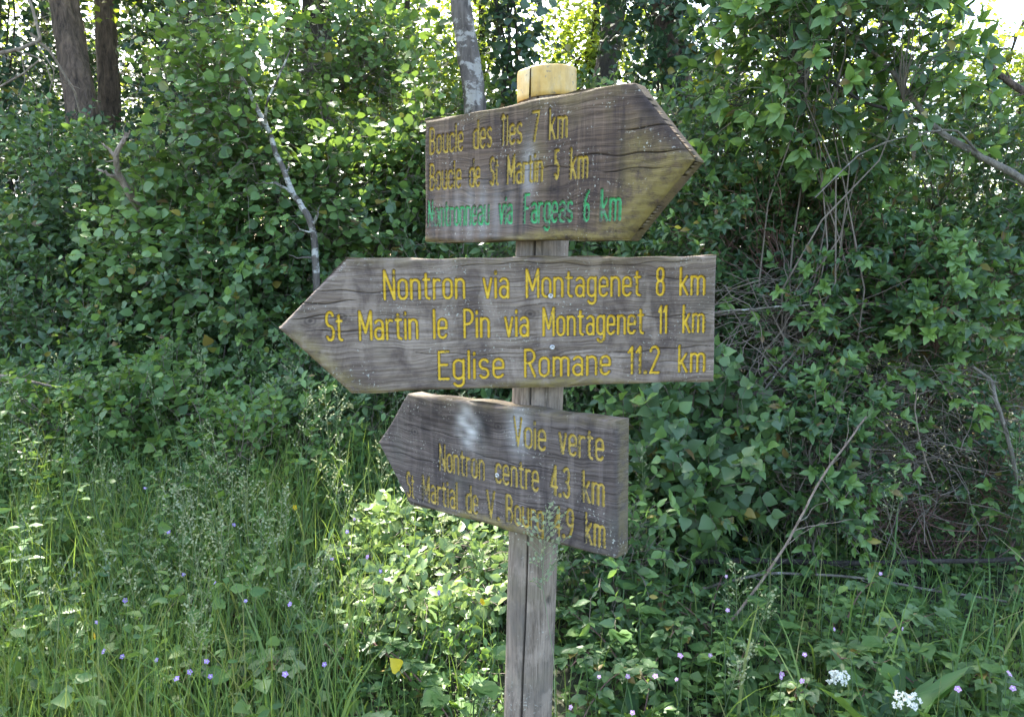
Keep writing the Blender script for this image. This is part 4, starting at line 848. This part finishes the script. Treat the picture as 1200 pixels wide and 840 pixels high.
# individual weeds: three kinds built once, then copied
def weed_nettle(h=.5):
    t = thing('nettle', 'x', 'nettle'); s = Geo(); l = Geo()
    P = bend(np.zeros((1, 3)), np.array([[.05, 0, h]]), 9, .03); tubes(s, P, .0035, .0015, 6)
    for q in range(9):
        f = .2+.8*q/8; c = P[0, int(f*8)]; a = q*1.57
        for e in (0, math.pi):
            d = np.array([[math.cos(a+e), math.sin(a+e), .1]]); put_leaves(l, c[None]+d*.012, d, np.array([[.0, -.2, 1.]])+.2*rng.normal(size=(1, 3)), .085*(1.1-.6*f), 'ovate+')
    s.build('stem', M['stem_green'], t); l.build('leaves', M['herb'], t); return t
def weed_dock():
    t = thing('dock_plant', 'x', 'dock'); l = Geo(); n = 9
    a = rng.uniform(0, 6.28, n); d = np.stack([np.cos(a)*.5, np.sin(a)*.5, np.full(n, 1.)], 1)
    for q in range(n): put_leaves(l, np.zeros((1, 3)), d[q:q+1], np.array([[-d[q, 0], -d[q, 1], .5]]), rng.uniform(.28, .46), 'lance+', 0, .55)
    l.build('leaves', M['herb'], t); return t
def weed_bramble():
    t = thing('bramble_cane', 'x', 'bramble'); s = Geo(); l = Geo()
    P = bend(np.zeros((1, 3)), np.array([[.45, -.05, .32]]), 12, .02, .18); tubes(s, P, .004, .002, 6)
    for q in range(2, 12):
        c = P[0, q]; a = q*2.2; d0 = np.array([math.cos(a)*.8, math.sin(a)*.8, .5]); e = c+d0*.05; tubes(s, bend(c[None], e[None], 3, 0), .0012, .001, 4)
        for k_ in (-1, 0, 1):
            b_ = a+k_*1.15; put_leaves(l, e[None], np.array([[math.cos(b_), math.sin(b_), .05]]), np.array([[.1*k_, -.3, 1.]]), .075 if k_ == 0 else .06, 'heart+', 0)
    s.build('cane', M['twig_red'], t); l.build('leaves', M['leaf_bramble'], t); return t
def weed_big():
    t = thing('hogweed_plant', 'x', 'hogweed'); s = Geo(); l = Geo()
    for q in range(5):
        a = q*1.3+.4; e = np.array([[math.cos(a)*.12, math.sin(a)*.12, .18+.04*q]]); tubes(s, bend(np.zeros((1, 3)), e, 5, .05), .004, .0025, 6)
        for k_, L in ((0, .17), (-1, .13), (1, .13), (-2, .1), (2, .1)):
            b_ = a+k_*.62; put_leaves(l, e, np.array([[math.cos(b_), math.sin(b_), .15]]), np.array([[0, -.25, 1.]]), L*.55, 'heart+', 0, 1.1)
    s.build('stalks', M['stem_green'], t); l.build('leaves', M['herb'], t); return t
def place(proto, spots, label, group):
    for i_, (px, py, rz, sc) in enumerate(spots):
        p = on_ground(px, py, .25*sc)
        p = np.array([p[0], p[1], gz(p[0], p[1])-.01])
        if i_ == 0:
            o = proto; o.location = p; o.rotation_euler = (0, 0, rz); o.scale = (sc,)*3; tag(o, label, None, group)
        else: copy_tree(proto, p, rz, sc, label, group)
rs = lambda a, b: rng.uniform(a, b)
place(weed_nettle(), [(rs(5, 430), rs(500, 720), rs(0, 6), rs(.7, 1.25)) for _ in range(60)], 'upright nettle among the tall grass left of the post', 'nettles left of the post')
place(weed_nettle(), [(rs(690, 1190), rs(700, 830), rs(0, 6), rs(.5, .85)) for _ in range(30)], 'upright nettle at the foot of the right hedge', 'nettles right of the post')
place(weed_bramble(), [(rs(660, 1190), rs(690, 830), rs(0, 6), rs(.6, .95)) for _ in range(24)], 'trefoil leaved bramble cane under the right hedge', 'bramble canes under the right hedge')
place(weed_bramble(), [(rs(200, 560), rs(640, 830), rs(0, 6), rs(.6, .95)) for _ in range(16)], 'trefoil leaved bramble cane in the grass left of the post', 'bramble canes left of the post')
place(weed_dock(), [(1042, 815, 1.2, .95), (1105, 822, 3.0, .7)], 'dock with long strap leaves beside the white flowers', 'docks by the white flowers')
place(weed_dock(), [(880, 820, .2, .6), (740, 815, 2.2, .6)], 'dock with strap leaves right of the post\'s foot', 'docks right of the post')
place(weed_big(), [(rs(20, 420), rs(600, 790), rs(0, 6), rs(.6, 1.0)) for _ in range(9)], 'broad leaved hogweed in the grass left of the post', 'hogweed left of the post')
place(weed_big(), [(rs(700, 1180), rs(720, 820), rs(0, 6), rs(.6, 1.0)) for _ in range(9)], 'broad leaved hogweed at the foot of the right hedge', 'hogweed right of the post')
place(weed_big(), [(545, 800, 1.0, .9)], 'broad lobed hogweed leaves directly left of the post\'s foot', None)

# ------------------------------------------------------------------ flowers
def flower(name, label, cat, px, py, group, pm, rad=.014, petals=5, lift=.44, centre=None):
    p = on_ground(px, py, lift); b = np.array([p[0]+rs(-.04, .04), p[1]+rs(.0, .06), 0]); b[2] = gz(b[0], b[1])
    t = thing(name, label, cat, tuple(b), group); s = Geo(); f = Geo(); h = p-b
    tubes(s, bend(np.zeros((1, 3)), h[None], 7, .03), .0013, .0009, 5); s.build('stem', M['stem_green'], t)
    nrm = unit(np.array([rs(-.9, .9), -.7, rs(-.1, 1.3)])); x = unit(np.cross(nrm, [0, 0, 1.])); y = np.cross(nrm, x)
    for q in range(petals):
        a = q*2*math.pi/petals+.3; d = x*math.cos(a)+y*math.sin(a)+nrm*.25; put_leaves(f, (h+nrm*.001)[None], d[None], nrm[None], rad*rs(.9, 1.1), 'round+')
    f.build('petals', M[pm], t)
    if centre:
        c = Geo(); a = np.linspace(0, 6.283, 8, endpoint=False); V = np.concatenate([[h+nrm*.005], h+nrm*.003+.0028*(np.cos(a)[:, None]*x+np.sin(a)[:, None]*y), h+.002*(np.cos(a)[:, None]*x+np.sin(a)[:, None]*y)])
        c.add(V, [[1+i, 9+i, 9+(i+1) % 8, 1+(i+1) % 8] for i in range(8)], [[0, 1+i, 1+(i+1) % 8] for i in range(8)]); c.build('centre', M[centre], t)
FL = {'in the tall grass at the left edge': ([(170, 572), (198, 623), (147, 703), (113, 729), (122, 763), (143, 769), (184, 773), (207, 795)], 'petal'),
      'in the grass midway between left edge and post': ([(274, 615), (215, 673), (252, 683), (288, 704), (242, 775), (222, 787), (247, 792)], 'petal'),
      'below the lower board\'s point': ([(389, 655), (340, 708), (407, 623), (415, 608), (430, 652), (446, 669), (515, 694), (380, 778), (334, 790)], 'petal'),
      'right of the post\'s foot': ([(702, 793), (668, 828), (741, 835), (793, 796), (768, 792), (797, 768), (736, 792)], 'petal_pink'),
      'under the leaning stick': ([(853, 715), (832, 767), (851, 675), (943, 767), (917, 789), (940, 798), (915, 793)], 'petal_pink'),
      'under the fallen branch at right': ([(977, 737), (1057, 736), (1032, 672), (1122, 807), (1182, 789), (1187, 806)], 'petal_pink')}
ORD = ['leftmost', 'second from left', 'third from left', 'fourth from left', 'fifth from left', 'sixth from left', 'seventh from left', 'eighth from left']
CNT = {6: 'six', 7: 'seven', 8: 'eight', 9: 'nine'}
for where, (ps_, pm) in FL.items():
    ps_ = sorted(ps_)
    for i_, (px, py) in enumerate(ps_):
        o = ORD[i_] if i_ < len(ps_)-1 else 'rightmost'
        flower('cranesbill_flower', f"{'pink' if 'pink' in pm else 'mauve'} flower, {o} of {CNT[len(ps_)]} {where}", 'flower', px, py, 'cranesbill flowers in the verge', pm, (.0092 if 'pink' in pm else .0092)*rs(.75, 1.15), centre='white')
for px, py, lab in ((112, 745, 'yellow buttercup in the tall grass at lower left'), (346, 594, 'yellow buttercup left of the lower board\'s point'), (566, 704, 'yellow buttercup just left of the post'), (793, 266, 'small yellow flower right of the upper board\'s lower edge')):
    if py > 400: flower('buttercup_flower', lab, 'flower', px, py, 'yellow flowers', 'yellow', .013, 5, .5, 'yellow')
for px, py, lab in ((983, 792, 'smaller white umbel flower, left one of two at lower right'), (1063, 818, 'larger white umbel flower, right one of two beside the dock')):
    p = on_ground(px, py, .34); b = np.array([p[0]+.03, p[1]+.05, 0]); b[2] = gz(b[0], b[1]); h = p-b
    t = thing('umbel_flower', lab, 'flower', tuple(b), 'white umbel flowers'); s = Geo(); f = Geo(); R_ = .030 if px < 1000 else .038
    tubes(s, bend(np.zeros((1, 3)), (h-[0, 0, .05])[None], 7, .03), .002, .0015, 6)
    for q in range(18):
        a = q*2.4; r_ = R_*math.sqrt((q+.5)/18); c = h+np.array([math.cos(a)*r_, math.sin(a)*r_*.8, -.3*r_+.012*math.sin(q)])
        tubes(s, bend((h-[0, 0, .05])[None], c[None], 3, .02), .0007, .0006, 4)
        for k_ in range(9):
            d = unit(rng.normal(size=3)+[0, -.2, .8]); e = c+d*.007; 
            for z_ in range(4):
                put_leaves(f, e[None], unit(rng.normal(size=(1, 3))), unit(np.array([[0, -.6, .8]])+.3*rng.normal(size=(1, 3))), .0055, 'simple', 0, 1.3)
    s.build('stalk', M['stem_green'], t); f.build('florets', M['white'], t)
def one_leaf(label, px, py, Y, L, mt, d, n_=(0, -1, .3), name='yellow_leaf'):
    p = at(px, py, Y); g = Geo(); put_leaves(g, np.zeros((1, 3)), np.array([d], float), np.array([n_], float), L, 'heart+' if L > .05 else 'ovate+')
    tubes(g, bend(np.zeros((1, 3)), -unit(np.array([d], float))*L*.7, 4, .05), .001, .001, 4)
    o = g.build(name, M[mt]); o.location = p; tag(o, label, 'leaf')
one_leaf('large yellowed leaf low down left of the post', 468, 785, 2.2, .055, 'yellow_leaf', (-.35, -.3, .8), (.5, -.8, .5))
one_leaf('single yellow leaf hanging in the shrub right of the upper board', 963, 167, 3.7, .035, 'yellow_leaf', (.1, 0, 1))
one_leaf('yellow leaf in the shrub under the upper board\'s point', 790, 266, 4.0, .04, 'yellow_leaf', (1, 0, -.1))
one_leaf('yellow leaf by the slanting bare stem right of the middle board', 1002, 340, 3.6, .025, 'yellow_leaf', (1, 0, .1))
one_leaf('yellow green leaf above the right hedge near the top', 845, 12, 3.9, .05, 'yellow_leaf', (.3, 0, -1))
